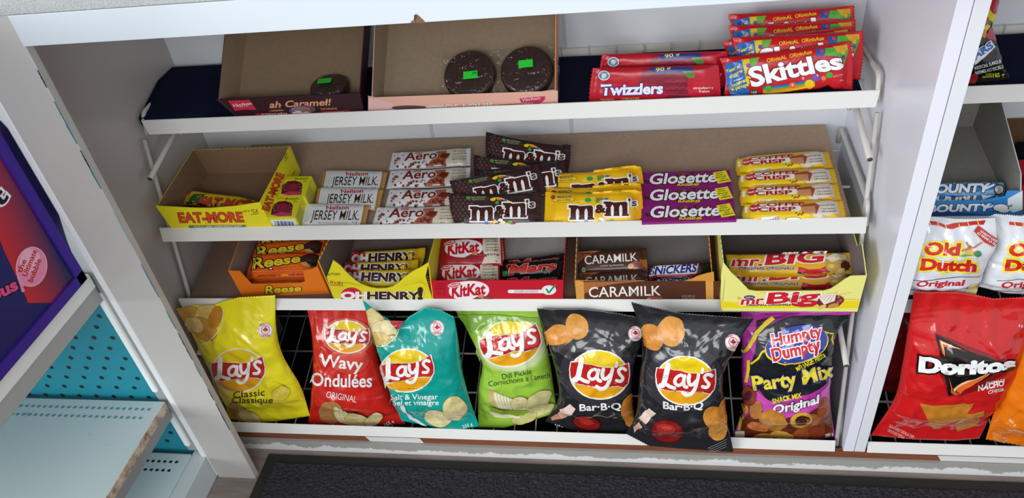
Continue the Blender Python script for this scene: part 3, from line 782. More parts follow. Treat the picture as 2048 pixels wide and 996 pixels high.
mb = package('candy_pouch', PS, zrows(3, [[(265, 340), (640, 296), (1036, 240)], [(300, 450), (1048, 385)], [(292, 560), (600, 548), (850, 520), (900, 500), (930, 522), (1045, 525)]]), .011, skit_art(PS), 'bar', SKR, 'wrap', .8, nu=56, nv=30, g=.004, wr=.0012, seal=.03)
sk0 = place_pkg(mb, 'candy_pouch', PS, 'red candy pouch with big white lettering, front of the five red pouches', 'candy pouch', 'red candy pouches standing on the top shelf')
for i, (z, x, y, yy, zz_, rot, lab) in enumerate(((3, 340, 168+50, .211, .0, 5, 'red candy pouch directly behind the front one, its right corner sticking out'),
        (3, 283, 241, .229, .0, 1, 'red candy pouch with yellow writing showing, middle of the five red pouches'),
        (3, 318, 150, .256, .0, 5, 'red candy pouch second from the back, blue patch at its top left'),
        (3, 316, 84, .276, .0, 4, 'rearmost red candy pouch, only its curled top edge showing'))):
    pl = Plane((0, yy, .69), PS.a, PS.b); t = pl.at(*zt(z)(x, y)); t0 = PS.at(*zt(3)(265, 340))
    c = copy_tree(sk0); c['label'] = lab
    m = Matrix.Translation(pl.w(*t)) @ Matrix.Rotation(math.radians(-rot), 4, PS.n) @ Matrix.Translation(-PS.w(*t0)) 
    c.matrix_world = m @ PS.mat()
# liquorice packs
def twiz_art(P):
    z2 = zt(2); a = Art(lambda x, y: P.at(*z2(x, y)), 'wrap')
    a.poly([(1770, 405), (2045, 395), (2200, 400), (2215, 590), (1930, 595), (1890, 500), (1760, 480)], '8c2436')
    rr = random.Random(4)
    for k in range(9):
        y = 415+k*19; a.line([(1900+i*18, y+rr.uniform(-3, 3)+(i % 2)*5) for i in range(17)], 4, 'b84458' if k % 2 else '701828')
    a.poly([(1800, 400), (2060, 392), (2060, 412), (1980, 425), (1840, 432)], '2a3c84'); a.text('90 g', (1850, 418), (1935, 408), 19, 'e8e08c', .02)
    a.poly([(2035, 420), (2215, 385), (2230, 585), (2060, 590), (2030, 520)], 'c41c30'); a.text('strawberry', (2068, 520), (2182, 518), 15, 'f4dce0', .015); a.text('fraise', (2100, 538), (2160, 537), 14, 'f4dce0', .015)
    a.blob(2045, 435, 34, 16, '4a8a3c', rot=20, seed=2)
    a.ell(1545, 442, 33, 28, 'e8eef4'); a.ell(1545, 442, 28, 23, '3a8cc0'); a.blob(1545, 442, 15, 13, 'f0c8a0', seed=3)
    a.text('Twizzlers', (1528, 556), (1885, 545), 62, 'f2eef4', .04, .1, out='26308a', ow=.05)
    a.text('TWISTS', (1525, 592), (1602, 590), 14, 'e8c060', .02); a.text('TORSADES', (1640, 588), (1752, 584), 15, 'e8c060', .02)
    return a
PT = incl(0, .190, .690, 84)
mb = package('candy_pack', PT, zrows(2, [[(1478, 398), (1800, 390), (2215, 380)], [(1462, 500), (2225, 480)], [(1455, 612), (2230, 590)]]), .008, twiz_art(PT), 'bar', 'c01a2c', 'wrap', .8, nu=50, nv=20, g=.005, seal=.025)
tw = place_pkg(mb, 'liquorice_pack', PT, 'red and clear liquorice twist pack with white lettering, front one of the pair', 'candy pack', 'liquorice packs on the top shelf')
c = copy_tree(tw); c['label'] = 'red and clear liquorice twist pack half hidden behind the other one'; c.location = tw.location+Vector((.014, .024, .0105))
# ------------------------------------------------------------------ second shelf
BASE2 = incl(0, .086, .4902, 8.5)                # top of the liner
def stack(o, z0, ref0, refs, rots=None):
    """copies of o: ref0 is a photo point of the first, refs those of the others, all on the shelf liner"""
    p0 = BASE2.w(*BASE2.at(*zt(z0)(*ref0))); out = []
    for i, (z, x, y, lab) in enumerate(refs):
        p = BASE2.w(*BASE2.at(*zt(z)(x, y))); c = copy_tree(o); c['label'] = lab
        r = rots[i] if rots else 0
        c.matrix_world = Matrix.Translation(p) @ Matrix.Rotation(math.radians(r), 4, BASE2.n) @ Matrix.Translation(-p0) @ o.matrix_world; out.append(c)
    return out
# open yellow tray
FE = incl(0, .089, .4905, 98)
def art_em(P):
    a = zart(4, P)
    a.text('EAT-MORE', (330, 838), (850, 832), 80, 'e4472c', .028, -.25, out='3a1a12', ow=.03, grow=.0)
    a.text('24 x 52 g', (845, 757), (962, 740), 16, '2a2a1a', .012); a.text('BARS', (925, 762), (972, 752), 9, '2a2a1a', .01); a.text('BARRES', (912, 778), (975, 768), 9, '2a2a1a', .01)
    a.text('Loterie / Promotion', (535, 846), (675, 838), 6, '5a3a10', 0)
    a.poly([(398, 862), (868, 858), (875, 900), (398, 900)], 'd86a2c'); a.poly([(403, 866), (862, 862), (866, 900), (403, 900)], '1c8a5c')
    a.text('ORIGINAL', (440, 878), (530, 876), 10, 'e8e070', .01); a.text('DARK TOFFEE PEANUT CHEW', (540, 878), (835, 872), 12, 'f4f4ea', .015)
    return a
def art_emr(P):
    a = zart(4, P)
    a.text('EAT-MORE', (1052, 745), (1180, 450), 58, 'e4472c', .035, -.1, out='3a1a12', ow=.03, grow=.1)
    a.text('24 x 52 g', (1158, 338), (1200, 270), 14, '2a2a1a', .012); a.text('BARS', (1190, 318), (1205, 282), 9, '2a2a1a', .01)
    a.text('BARRES', (1192, 340), (1215, 300), 8, '2a2a1a', .01); a.text('79247', (1255, 455), (1275, 420), 12, '2a2a1a', .01)
    return a
fl, fr = on(FE, 4, 128, 705), on(FE, 4, 982, 674)
o, PEM, _ = tray('open bright yellow candy tray with red lettering, leftmost on the second shelf', (fl.x+.004, .089, .4908), (fr.x+.0, .089, .4908), fl, fr,
    .158, 9, .062, 'f2e21c', front=[(1, 1), (.75, .90), (.5, .86), (.3, .90), (.12, .96), (0, 1)], frontart=art_em, rightart=art_emr,
    back=serr(44, 1.0, .03, 1, 0), inner=M('8a6c54', 'kraft'), flare=.002)
def art_emb(P):
    a = zart(4, P, 'wrap')
    a.poly([(445, 605), (540, 610), (460, 720), (380, 700)], '1f6b34'); a.poly([(540, 612), (990, 660), (1010, 720), (500, 725), (470, 700)], 'e8c41c')
    a.poly([(900, 655), (1010, 668), (1010, 720), (880, 700)], '1f6b34'); a.text('EAT-MORE', (485, 705), (960, 738), 78, 'e4472c', .035, .25, out='3a1a12', ow=.03, grow=-.1)
    a.text('52 g', (470, 640), (505, 625), 12, 'e8e070', 0)
    return a
PE1 = Plane(PEM.w(0, 0, .010), Matrix.Rotation(math.radians(-3), 3, PEM.n) @ PEM.a, Matrix.Rotation(math.radians(7), 3, 'X') @ PEM.b)
mb = package('bar', PE1, zrows(4, [[(322, 630), (445, 588), (700, 622), (960, 660)], [(345, 690), (460, 700), (700, 745), (985, 735)]]), .009, art_emb(PE1), 'bar', 'ecbf1e', 'wrap', .8, nu=44, nv=16, g=.004, seal=.08)
place_pkg(mb, 'candy_bar', PE1, 'yellow and green wrapped toffee bar lying in the leftmost yellow tray', 'candy bar')

# two yellow boxes with a cherry picture
def solid_box(name, P, w, h, th, mside, art, mtop=None, sideart=None, frontart=None):
    """P at the lower left of the printed face"""
    b = MB(); b.prism(P, [(0, 0), (w, 0), (w, h), (0, h)], -th, 0, mtop or mside, mside, mside)
    if art: lay_flat(b, art, P)
    if frontart: Q = Plane(P.w(0, 0, -th), P.a, P.n); lay_flat(b, frontart(Q), Q)
    if sideart: Q = Plane(P.w(w, 0, -th), P.b, P.n); lay_flat(b, sideart(Q), Q)
    # P.mat() frame
    return b
PC = Plane((0, .086+.004, .4902+.034), (1, 0, 0), (0, math.cos(math.radians(12)), math.sin(math.radians(12))))
c0 = PC.at(*zt(4)(1045, 799)); c1 = PC.at(*zt(4)(1265, 800)); c2 = PC.at(*zt(4)(1100, 629))
PCB = Plane(PC.w(*c0), PC.a, PC.b); wC, hC = c1[0]-c0[0], c2[1]-c0[1]
a = zart(4, PCB)
a.text('Cherry', (1102, 652), (1180, 648), 17, 'c8321e', .0, .1); a.text('Blossom.', (1190, 655), (1305, 650), 18, '2a1c18', .012, .1); a.line([(1240, 660), (1285, 659)], 2, '2a1c18'); a.text('45 g', (1258, 676), (1290, 672), 9, '2a1c18', .005)
a.poly([(1072, 775), (1085, 700), (1130, 670), (1190, 663), (1240, 680), (1252, 700), (1240, 785), (1130, 790)], '5a1c2c')
a.poly([(1120, 700), (1180, 685), (1232, 705), (1228, 760), (1150, 770), (1110, 750)], '7c2440'); a.ell(1180, 712, 26, 20, 'a01c30'); a.poly([(1075, 778), (1150, 755), (1235, 762), (1238, 785), (1130, 790)], 'c4386c')
for x, y in ((1100, 705), (1118, 690), (1235, 720), (1238, 745), (1095, 725), (1225, 695), (1230, 765), (1105, 745)): a.ell(x, y, 4, 5, 'd89a7c')
def cb_front(Q):
    a = zart(4, Q); a.poly([(1058, 818), (1268, 812), (1290, 880), (1080, 880)], 'e8ecec')
    for k in range(26):
        if k % 5 != 2: x = 1098+k*6.2; a.poly([(x, 826), (x+2.6+(k % 3), 826), (x+17+(k % 3), 880), (x+14, 880)], '3a4a8c')
    return a
def cb_side(Q):
    a = Art(lambda x, y: (x, y)); r2 = random.Random(2)
    for k in range(16):
        y = .003+k*.0017; a.line([(.004, y), (.004+r2.uniform(.02, .034), y)], .0006, '8c8a5a')
    return a
mb = solid_box('x', PCB, wC, hC-.0004, .032, M('e3dc22', 'card'), a, frontart=cb_front, sideart=cb_side)
cb = mb.build('candy_box', mw=PCB.mat()); tag(cb, 'small yellow box with a cherry picture and barcode, the front one of two', 'candy box', 'small yellow cherry candy boxes')
c = copy_tree(cb); c['label'] = 'small yellow box with a cherry picture, the rear one, behind its twin'; c.matrix_world = Matrix.Translation(PC.a*.0035+PC.b*(hC+.0004)+Vector((0, 0, .0))) @ cb.matrix_world

# white chocolate bars in gold foil
P = incl(0, .094, .4960, 19)
a = zart(4, P, 'wrap')
a.poly([(1362, 688), (1838, 690), (1802, 872), (1322, 872)], 'dfe1e4')
a.line([(1848, 690), (1812, 872)], 3, '8a6a2c'); a.line([(1858, 690), (1822, 872)], 3, 'b8923c'); a.line([(1354, 688), (1316, 872)], 3, '8a6a2c')
a.text('Neilson', (1528, 736), (1710, 733), 32, 'b81c28', .024); a.text('JERSEY MILK.', (1398, 818), (1790, 820), 80, '33241c', .006, .22); a.text('JERSEY MILK.', (1401, 817), (1788, 819), 24, '9a7434', -.012, .22)
a.text('MILK CHOCOLATE / CHOCOLAT AU LAIT', (1462, 845), (1702, 848), 7, '2a2422', .008); a.text('45 g', (1735, 846), (1775, 843), 12, '2a2422', .0)
a.rect(1345, 822, 1375, 860, 'f4f4f4'); a.text('240', (1348, 832), (1372, 832), 9, '222222', 0)
mb = package('x', P, zrows(4, [[(1335, 685), (1600, 690), (1880, 700)], [(1305, 875), (1560, 880), (1840, 880)]]), .0042, a, 'bar', 'c4925a', 'wrap', .8, nu=44, nv=16, g=.005, seal=.055, zig=.0012)
j0 = place_pkg(mb, 'chocolate_bar', P, 'silver chocolate bar with gold foil ends, front of the three beside the cherry boxes', 'chocolate bar', 'silver chocolate bars with gold foil ends')
stack(j0, 4, (1310, 872), [(4, 1435, 735, 'silver chocolate bar with gold foil ends, middle of the three'), (4, 1482, 590, 'silver chocolate bar with gold foil ends, rearmost of the three')], [0, 0])

# white and brown bars
P = incl(0, .094, .4985, 17)
a = zart(5, P, 'wrap')
def aero(a):
    a.poly([(530, 722), (690, 716), (700, 870), (510, 870)], 'd9cfbb')
    a.poly([(395, 800), (440, 728), (530, 722), (512, 870), (340, 868)], 'a8604a'); a.poly([(455, 780), (490, 745), (560, 752), (520, 800)], '6a2c22'); a.poly([(480, 800), (555, 770), (520, 803), (490, 806)], '8c4636')
    r2 = random.Random(5)
    for k in range(46):
        x = r2.uniform(70, 510); y = r2.uniform(812, 858) if x > 160 else r2.uniform(740, 850); r_ = r2.uniform(5, 15)
        a.ell(x, y, r_, r_*.9, ('8c4434', '6a2c22', 'a8604c', '7a382a')[k % 4]); 
    a.text('Aero', (155, 800), (432, 792), 74, '7a2c24', .022, .3, out='efeae6', ow=.04)
    a.rect(255, 728, 315, 742, 'c83038'); a.text('Nestlé', (262, 739), (308, 738), 9, 'f6e8e8', .01)
    a.text('CHOCOLATE', (235, 822), (290, 820), 7, '5a4a44', 0)
    a.text('100% sustainably', (580, 741), (700, 734), 12, '6a5f50', .004); a.text('sourced cocoa', (578, 764), (700, 758), 14, '3a3026', .01)
    a.text('Cacao approvisionné', (570, 792), (700, 786), 11, '6a5f50', .004); a.text('100 % durable', (568, 816), (695, 810), 14, '3a3026', .01); a.text('42 g', (575, 845), (608, 842), 11, '3a3026', 0)
    a.rect(108, 800, 135, 850, 'e6e2de'); a.text('210', (110, 822), (133, 820), 9, '333333', 0)
aero(a)
mb = package('x', P, zrows(5, [[(60, 712), (350, 722), (742, 702)], [(12, 875), (350, 880), (728, 870)]]), .0072, a, 'bar', 'e6e6e8', 'wrap', .8, nu=48, nv=18, g=.004, seal=.04, wr=.0008)
a0 = place_pkg(mb, 'chocolate_bar', P, 'white and brown bubble chocolate bar, frontmost of the four', 'chocolate bar', 'white and brown bubble chocolate bars')
stack(a0, 5, (15, 872), [(5, 122, 722, 'white and brown bubble chocolate bar, second from the front'), (5, 132, 562, 'white and brown bubble chocolate bar, third from the front'),
      (5, 152, 412, 'white and brown bubble chocolate bar, rearmost of the four')], [.8, 1.6, 3.0])

# dark brown candy pouches in a heap
def mm_art(a, base, choc):
    """coordinates of the front dark pouch"""
    def slab(x, y, s, w):
        # a slab-serif m: three legs with feet
        h = 118*s; lw = 40*s; g = 26*s; W_ = 3*lw+2*g
        for (ex, c) in ((11, 'f4f2f2'), (0, choc)):
            for k in range(3):
                x0 = x+k*(lw+g)*w; a.poly([(x0-ex, y-h*.86-ex), (x0+lw*w+ex, y-h*.80-ex), (x0+lw*w+ex, y-16+ex), (x0+(lw+9)*w+ex, y-16), (x0+(lw+9)*w+ex, y+ex), (x0-9*w-ex, y+ex), (x0-9*w-ex, y-16-ex), (x0-ex, y-16-ex)], c)
            a.poly([(x-16-ex, y-h-ex), (x+lw*w+ex, y-h-ex), (x+(lw+g)*w, y-h+8-ex), (x+(W_)*w*.92, y-h-ex*.6), (x+W_*w+ex, y-h+16), (x+W_*w+ex, y-h*.55), (x+lw*w+ex, y-h*.62), (x-16-ex, y-h+18+ex)], c)
            if ex == 0:
                for k in range(2): x0 = x+(lw+(lw+g)*k)*w; a.poly([(x0+3, y-2), (x0+3, y-h*.66), (x0+g*w*.5, y-h*.78), (x0+g*w-3, y-h*.66), (x0+g*w-3, y-2)], 'eef0f0')
    slab(835, 828, 1.0, 1.0); slab(1105, 798, 1.0, .98)
    a.text('&', (1030, 772), (1100, 768), 66, choc, .05, out='f4f2f2', ow=.07)
    a.text("'s", (1283, 720), (1345, 716), 62, 'f4f2f2', .05, out='f4f2f2', ow=.05); a.text("'s", (1285, 719), (1343, 715), 60, choc, .02)
    a.line([(985, 655), (1010, 642), (1060, 640), (1110, 655), (1150, 672)], 10, 'f0c830'); a.ell(1010, 655, 20, 10, 'e8d020', rot=-10); a.ell(1042, 678, 16, 13, '3aa048'); a.ell(1060, 652, 22, 9, 'e87828'); a.ell(1110, 658, 18, 8, '2a78c8')
    for x, y, c in ((955, 842, '2a78c8'), (990, 848, 'e87828'), (1030, 835, 'f0d030'), (1070, 820, 'f0f0e8'), (1090, 838, 'e8e0c8'), (1120, 850, 'f0c830'), (1150, 836, '3aa048'), (1175, 850, 'c83028'), (1040, 852, '6a3c2c')):
        a.ell(x, y, 20, 12, c)
    a.rect(735, 838, 770, 862, '5ab848'); a.text('240', (738, 858), (766, 855), 12, '143c18', .01)
P = incl(0, .103, .507, 33)
a = zart(5, P, 'wrap')
for i in range(5):
    for j in range(9):
        x = 690+i*36+(j % 2)*18; y = 632+j*26; a.ell(x, y, 12, 11, '5a3f42')
a.ell(890, 643, 82, 18, '6a6a48'); a.ell(890, 643, 79, 15, '2c2a20'); a.text('MILK CHOCOLATE', (832, 641), (950, 639), 10, 'c8c89a', .01); a.text('CHOCOLAT AU LAIT', (836, 656), (940, 652), 9, 'c8c89a', .01); a.ell(806, 640, 18, 14, '4aa040')
mm_art(a, '', '46211c')
mb = package('x', P, zrows(5, [[(640, 600), (900, 606), (1150, 606), (1385, 585)], [(660, 740), (1404, 730)], [(698, 870), (1000, 876), (1400, 868)]]), .011, a, 'bar', '3b2628', 'wrap', .5, nu=50, nv=24, g=.004, seal=.05)
m0 = place_pkg(mb, 'candy_pouch', P, 'dark brown candy pouch with white outlined lettering, lowest and frontmost of the heap', 'candy pouch', 'dark brown candy pouches in a heap')
def heap(o, P0, z, ref0, ref, dy, dz, rot, lab, tilt=0, s=1):
    """copy lying dy further back and dz higher, its reference corner on that photo point"""
    p0 = P0.w(*P0.at(*zt(z)(*ref0))); Rm = Matrix.Rotation(math.radians(tilt), 4, 'X') @ Matrix.Rotation(math.radians(rot), 4, P0.n)
    pl = Plane(P0.o+Vector((0, dy, dz)), P0.a, P0.b); p = pl.w(*pl.at(*zt(z)(*ref))); c = copy_tree(o); c['label'] = lab
    c.matrix_world = Matrix.Translation(p) @ Rm @ Matrix.Translation(-p0) @ o.matrix_world; return c
heap(m0, P, 5, (698, 870), (760, 742), .020, -.002, 11, 'dark brown candy pouch lying second from the bottom of the heap')
heap(m0, P, 5, (640, 600), (858, 415), .050, .002, 6, 'dark brown candy pouch tilted up to the right, in the middle of the heap')
heap(m0, P, 5, (640, 600), (846, 285), .082, .010, -6, 'dark brown candy pouch mostly covered, second from the top of the heap')
heap(m0, P, 5, (640, 600), (950, 97), .112, .022, -11, 'topmost dark brown candy pouch, tilted down to the right, fully visible', 6)
# yellow pouches
P = incl(0, .103, .506, 30)
Zy = lambda x, y: (x, y)
TR = lambda x, y: (740+.24414*x+(1091-740-.24414*640)+ .24414*( (x-640)*.06), 240+.24414*y+(384-240-.24414*600))
QY = Plane(P.w(0, 0, .006), P.a, P.b); a = Art(lambda x, y: QY.at(*TR(x, y)), 'wrap', .006)
a.poly([(640, 598), (1400, 594), (1395, 862), (635, 868)], 'f2bd17')
for k in range(12): x = 740+k*9; a.line([(x, 600), (x-6, 655)], 1.6, 'f6d878')
a.poly([(1280, 640), (1400, 600), (1395, 862), (1300, 862), (1330, 760)], 'eaa616')
a.ell(775, 660, 95, 27, '4a3010'); a.ell(775, 660, 92, 24, 'f2cf3a'); a.text('PEANUT', (735, 655), (840, 650), 17, '4a2c14', .02); a.text('ARACHIDE', (728, 678), (832, 674), 14, '4a2c14', .015); a.ell(700, 645, 20, 18, 'b0402c')
a.blob(1010, 650, 60, 20, 'e0b040', seed=2); a.ell(970, 668, 26, 18, '3aa048'); a.ell(1060, 655, 30, 14, '2a9040'); a.ell(925, 680, 22, 14, 'e8d83c')
mm_art(a, '', '4a211c')
mb = package('x', P, [[(1091, 384), (1186, 388), (1282, 382)], [(1090, 416), (1285, 416)], [(1088, 446), (1180, 450), (1279, 444)]], .010, a, 'bar', 'f0ba18', 'wrap', .5, nu=50, nv=24, g=.004, seal=.05)
y0_ = place_pkg(mb, 'candy_pouch', P, 'yellow peanut candy pouch with brown lettering, front of the three', 'candy pouch', 'yellow peanut candy pouches')
heap(y0_, P, 0, (1091, 384), (1092, 375), .020, -.003, 2, 'yellow peanut candy pouch squeezed between the front and rear yellow ones')
heap(y0_, P, 0, (1091, 384), (1095, 347), .050, .006, 4, 'yellow peanut candy pouch lying at the back of the yellow pile', 2)

# purple raisin boxes
PG = Plane((0, .090, .4902+.0175), (1, 0, 0), (0, math.cos(math.radians(9.5)), math.sin(math.radians(9.5))))
g0 = PG.at(*zt(6)(311, 762)); g1 = PG.at(*zt(6)(1016, 745)); g2 = PG.at(*zt(6)(313, 634))
PGB = Plane(PG.w(*g0), PG.w(*g1)-PG.w(*g0), PG.b); wG, hG = (PG.w(*g1)-PG.w(*g0)).length, g2[1]-g0[1]
a = zart(6, PGB)
r2 = random.Random(8)
for k in range(30):
    x = r2.uniform(560, 800) if k % 2 else r2.uniform(340, 900); y = r2.uniform(645, 690) if k % 2 else r2.uniform(700, 740)
    a.ell(x, y, r2.uniform(18, 30), r2.uniform(8, 13), ('6a3c30', '8a5844', '4a2420')[k % 3], rot=r2.uniform(-60, 60))
a.text('Glosette', (372, 728), (888, 712), 84, 'fbfbfb', .028, .22, out='4a1236', ow=.035)
a.text('RAISINS', (592, 745), (755, 741), 17, 'f0e020', .035)
a.poly([(865, 640), (965, 622), (1008, 712), (905, 730)], 'f0e028')
for t, x0, y0, x1, y1 in (('BEST', 895, 652, 945, 643), ('EVER!', 895, 668, 950, 658), ('MEILLEUR', 890, 686, 968, 673), ('QUE', 925, 697, 962, 690), ('JAMAIS!', 915, 716, 990, 702)): a.text(t, (x0, y0), (x1, y1), 9, '1c1c1c', .01)
a.text('50 g', (965, 735), (1000, 732), 12, '4a1236', .01)
mb = solid_box('x', PGB, wG, hG-.0003, .015, M('8c1c72', 'card'), a)
g_ = mb.build('candy_box', mw=PGB.mat()); tag(g_, 'long magenta raisin candy box with white lettering, front of the three', 'candy box', 'long magenta raisin candy boxes')
for k, lab, dx in ((1, 'long magenta raisin candy box, middle of the three', .0005), (2, 'long magenta raisin candy box, rearmost of the three', .001)):
    c = copy_tree(g_); c['label'] = lab; c.matrix_world = Matrix.Translation(PGB.b*hG*k+PG.a*dx) @ g_.matrix_world

# yellow wafer bars
P = incl(0, .095, .5020, 14)
a = zart(6, P, 'wrap')
a.poly([(1085, 634), (1500, 622), (1520, 735), (1085, 742)], 'f0cf22')
a.poly([(1140, 640), (1500, 622), (1530, 640), (1470, 690), (1180, 700)], 'f4efe6'); a.poly([(1150, 690), (1480, 680), (1560, 700), (1590, 745), (1070, 745)], 'f0cc1c')
a.poly([(1590, 620), (1760, 612), (1785, 715), (1600, 742), (1560, 690)], 'ddd2c2')
a.poly([(1490, 636), (1600, 620), (1636, 640), (1612, 700), (1510, 694)], 'a2503a'); a.poly([(1495, 650), (1600, 645), (1605, 700), (1512, 694)], 'd8a06c')
for k in range(4): a.line([(1500, 658+k*11), (1603, 655+k*11)], 3, 'b06a48')
a.text('COFFEE', (1170, 648), (1520, 638), 24, 'b01e28', .03); a.text('CRISP', (1180, 684), (1455, 678), 30, 'b01e28', .035)
a.ell(1146, 660, 34, 26, 'c8202c'); a.text('Nestlé', (1122, 668), (1172, 664), 14, 'f6ecec', .02)
for x, y in ((1460, 694), (1485, 700), (1510, 696), (1500, 706), (1475, 708)): a.ell(x, y, 8, 5, '8a4a2c')
a.rect(1078, 650, 1100, 695, 'f4f2ea'); a.rect(1205, 714, 1345, 742, 'f4f0e4')
for k in range(20): x = 1212+k*6.5; a.rect(x, 717, x+2+(k % 3), 742, '2a2622')
a.ell(1440, 740, 62, 18, '2a2622'); a.ell(1440, 740, 58, 15, 'f4efe0')
for t, x0, y0, x1, y1, h in (('sourced coc', 1640, 642, 1745, 637, 12), ('Cacao approvis', 1648, 668, 1752, 663, 9), ('100 % durabl', 1650, 690, 1755, 684, 12), ('50 g', 1655, 718, 1682, 716, 9)): a.text(t, (x0, y0), (x1, y1), h, '4a4036', .008)
mb = package('x', P, zrows(6, [[(1078, 620), (1400, 604), (1808, 598)], [(1060, 700), (1826, 690)], [(1070, 760), (1400, 756), (1838, 735)]]), .0095, a, 'bar', 'eab91c', 'wrap', .8, nu=48, nv=18, g=.004, seal=.05, zig=.0016)
k0 = place_pkg(mb, 'chocolate_bar', P, 'yellow and cream wafer bar, frontmost of the four at the right end', 'chocolate bar', 'yellow and cream wafer bars')
stack(k0, 6, (1070, 760), [(6, 1052, 640, 'yellow and cream wafer bar, second from the front of the four'), (6, 1042, 527, 'yellow and cream wafer bar, third from the front of the four'),
      (6, 1022, 415, 'yellow and cream wafer bar, rearmost of the four with a gold end sticking up')], [1, 1, 3.5])
# ------------------------------------------------------------------ third shelf: open candy trays
BASE3 = incl(0, .057, .3492, 13)
def base3(z, x, y): return on(BASE3, z, x, y)
def tray3(label, z, FLb, FRb, FLr, FRr, D, hb, cout, fdeg=96, tilt=13, y0=None, z0=None, **k):
    """front corners given as photo points; FLb, FRb on the liner unless y0, z0 fix the front edge"""
    if y0 is None: fl, fr = base3(z, *FLb), base3(z, *FRb)
    else:
        Q = incl(0, y0, z0, fdeg); fl, fr = on(Q, z, *FLb), on(Q, z, *FRb); fl.y = fr.y = y0; fl.z = fr.z = z0
    r = math.radians(fdeg); PF = Plane(fl, fr-fl, (0, math.cos(r), math.sin(r)))
    return tray(label, fl, fr, on(PF, z, *FLr), on(PF, z, *FRr), D, tilt, hb, cout, **k)
def bar_copy(o, P0, z, ref0, ref, d, rot=0, lab=''):
    """copy shifted out of the plane by d, its reference point on that photo point"""
    p0 = P0.w(*P0.at(*zt(z)(*ref0))); pl = Plane(P0.w(0, 0, d), P0.a, P0.b); p = pl.w(*pl.at(*zt(z)(*ref))); c = copy_tree(o); c['label'] = lab
    c.matrix_world = Matrix.Translation(p) @ Matrix.Rotation(math.radians(rot), 4, P0.n) @ Matrix.Translation(-p0) @ o.matrix_world; return c

# orange tray
def art_r(P):
    a = zart(7, P); a.text('Reese', (725, 560), (990, 536), 62, 'f0d63c', .03, .2, out='3a1c14', ow=.05, grow=-.3); return a
tray3('open orange candy tray, leftmost on the third shelf', 7, (552, 588), (1212, 560), (442, 384), (1118, 352), .19, .072, 'ee7d1c',
      front_px=(7, [(1118, 352), (1075, 372), (1010, 384), (1024, 466), (990, 478), (620, 487), (585, 450), (530, 390), (442, 384)]), frontart=art_r, inner=M('8f7a72', 'kraft'), cright='f0671c')
P = incl(0, .105, .386, 30)
a = zart(7, P, 'wrap')
a.text('Reese', (628, 372), (985, 318), 84, 'ecd23a', .03, .25, out='2c140e', ow=.055, grow=-.3)
a.ell(1075, 305, 88, 46, '33201c', rot=2); a.ell(1060, 300, 70, 30, '452c26', rot=2); a.poly([(988, 322), (1030, 318), (1062, 345), (1060, 362), (1010, 345)], 'd8a060')
a.ell(765, 372, 20, 10, '2c140e'); a.ell(765, 370, 12, 6, 'f4f0e8')
a.text('BUTTER PEANUT CUPS', (840, 358), (975, 348), 8, 'f0c050', 0); a.text('BEURRE D ARACHIDES', (860, 376), (1000, 366), 9, 'f0c050', 0)
a.line([(600, 402), (1110, 392)], 3, 'f8a060'); a.text('peanut butter in', (668, 430), (838, 424), 17, '3a1a10', .01); a.text('pure', (850, 424), (893, 422), 17, 'f0d840', .01); a.text('milk chocolate', (905, 422), (1065, 418), 17, '3a1a10', .01)
mb = package('x', P, zrows(7, [[(640, 262), (900, 250), (1150, 250)], [(590, 370), (1140, 340)], [(575, 452), (820, 450), (1110, 440)]]), .009, a, 'bar', 'f0641e', 'wrap', .8, nu=44, nv=18, g=.004, seal=.03, fat=.35)
r0 = place_pkg(mb, 'peanut_butter_cups', P, 'orange wrapped bar with yellow lettering fully visible in the orange tray', 'candy bar', 'orange wrapped bars in the orange tray')
bar_copy(r0, P, 7, (640, 262), (668, 180), -.013, 2, 'orange wrapped bar just behind the fully visible one in the orange tray')
bar_copy(r0, P, 7, (640, 262), (700, 96), -.026, 3, 'rearmost orange wrapped bar, half cut off by the shelf lip above')
bar_copy(r0, P, 7, (640, 262), (640, 330), -.018, 0, 'orange wrapped bar lowest in the orange tray, only a sliver showing')

# yellow v-cut tray
def art_h(P):
    a = zart(7, P)
    for k in range(8): a.line([(1190+k*9, 440+k*18), (1250+k*16, 470), (1330+k*20, 475+k*4)], 1.5, 'd2c31c')
    for k in range(7): a.line([(1700+k*30, 520-k*8), (1850+k*12, 440+k*6), (1960+k*2, 430+k*20)], 1.5, 'd2c31c')
    a.text('#79282', (1198, 420), (1292, 418), 18, '3a3218', .005)
    a.text('24 x 58 g', (1212, 478), (1312, 486), 20, 'c8402c', .02); a.text('BARS/BARRES', (1218, 494), (1312, 498), 10, 'c8402c', .01)
    a.ell(1375, 572, 80, 62, 'd0203a'); a.text('OH', (1302, 594), (1492, 594), 52, 'f8f4f2', .06); a.text('HENRY!', (1502, 596), (1912, 598), 58, '3c2018', .045, out='fbf7e8', ow=.05)
    a.text('!', (1888, 598), (1910, 598), 90, '3c2018', .05)
    return a
tray3('open yellow candy tray with a deep v-shaped cut, between orange and red trays', 7, (1262, 640), (2004, 640), (1237, 306), (1962, 322), .19, .075, 'e8da24', y0=.0575, z0=.3505,
      front_px=(7, [(1938, 430), (1962, 322), (1900, 360), (1850, 385), (1790, 425), (1740, 470), (1690, 505), (1640, 518), (1575, 521), (1520, 512), (1450, 487), (1400, 455), (1345, 405), (1290, 345), (1237, 306), (1188, 436)]),
      frontart=art_h, inner=M('7e7068', 'kraft'), left=serr(30, 1, .03, 1, 0))
P = incl(0, .108, .392, 32)
a = zart(7, P, 'wrap')
a.ell(1372, 420, 62, 60, 'cc2038'); a.text('OH', (1325, 460), (1440, 462), 62, 'f6f2f2', .06, .1, out='d8a8a0', ow=.02); a.text('HENRY!', (1455, 460), (1800, 468), 62, '40221a', .05, .1, out='f4f0ec', ow=.06)
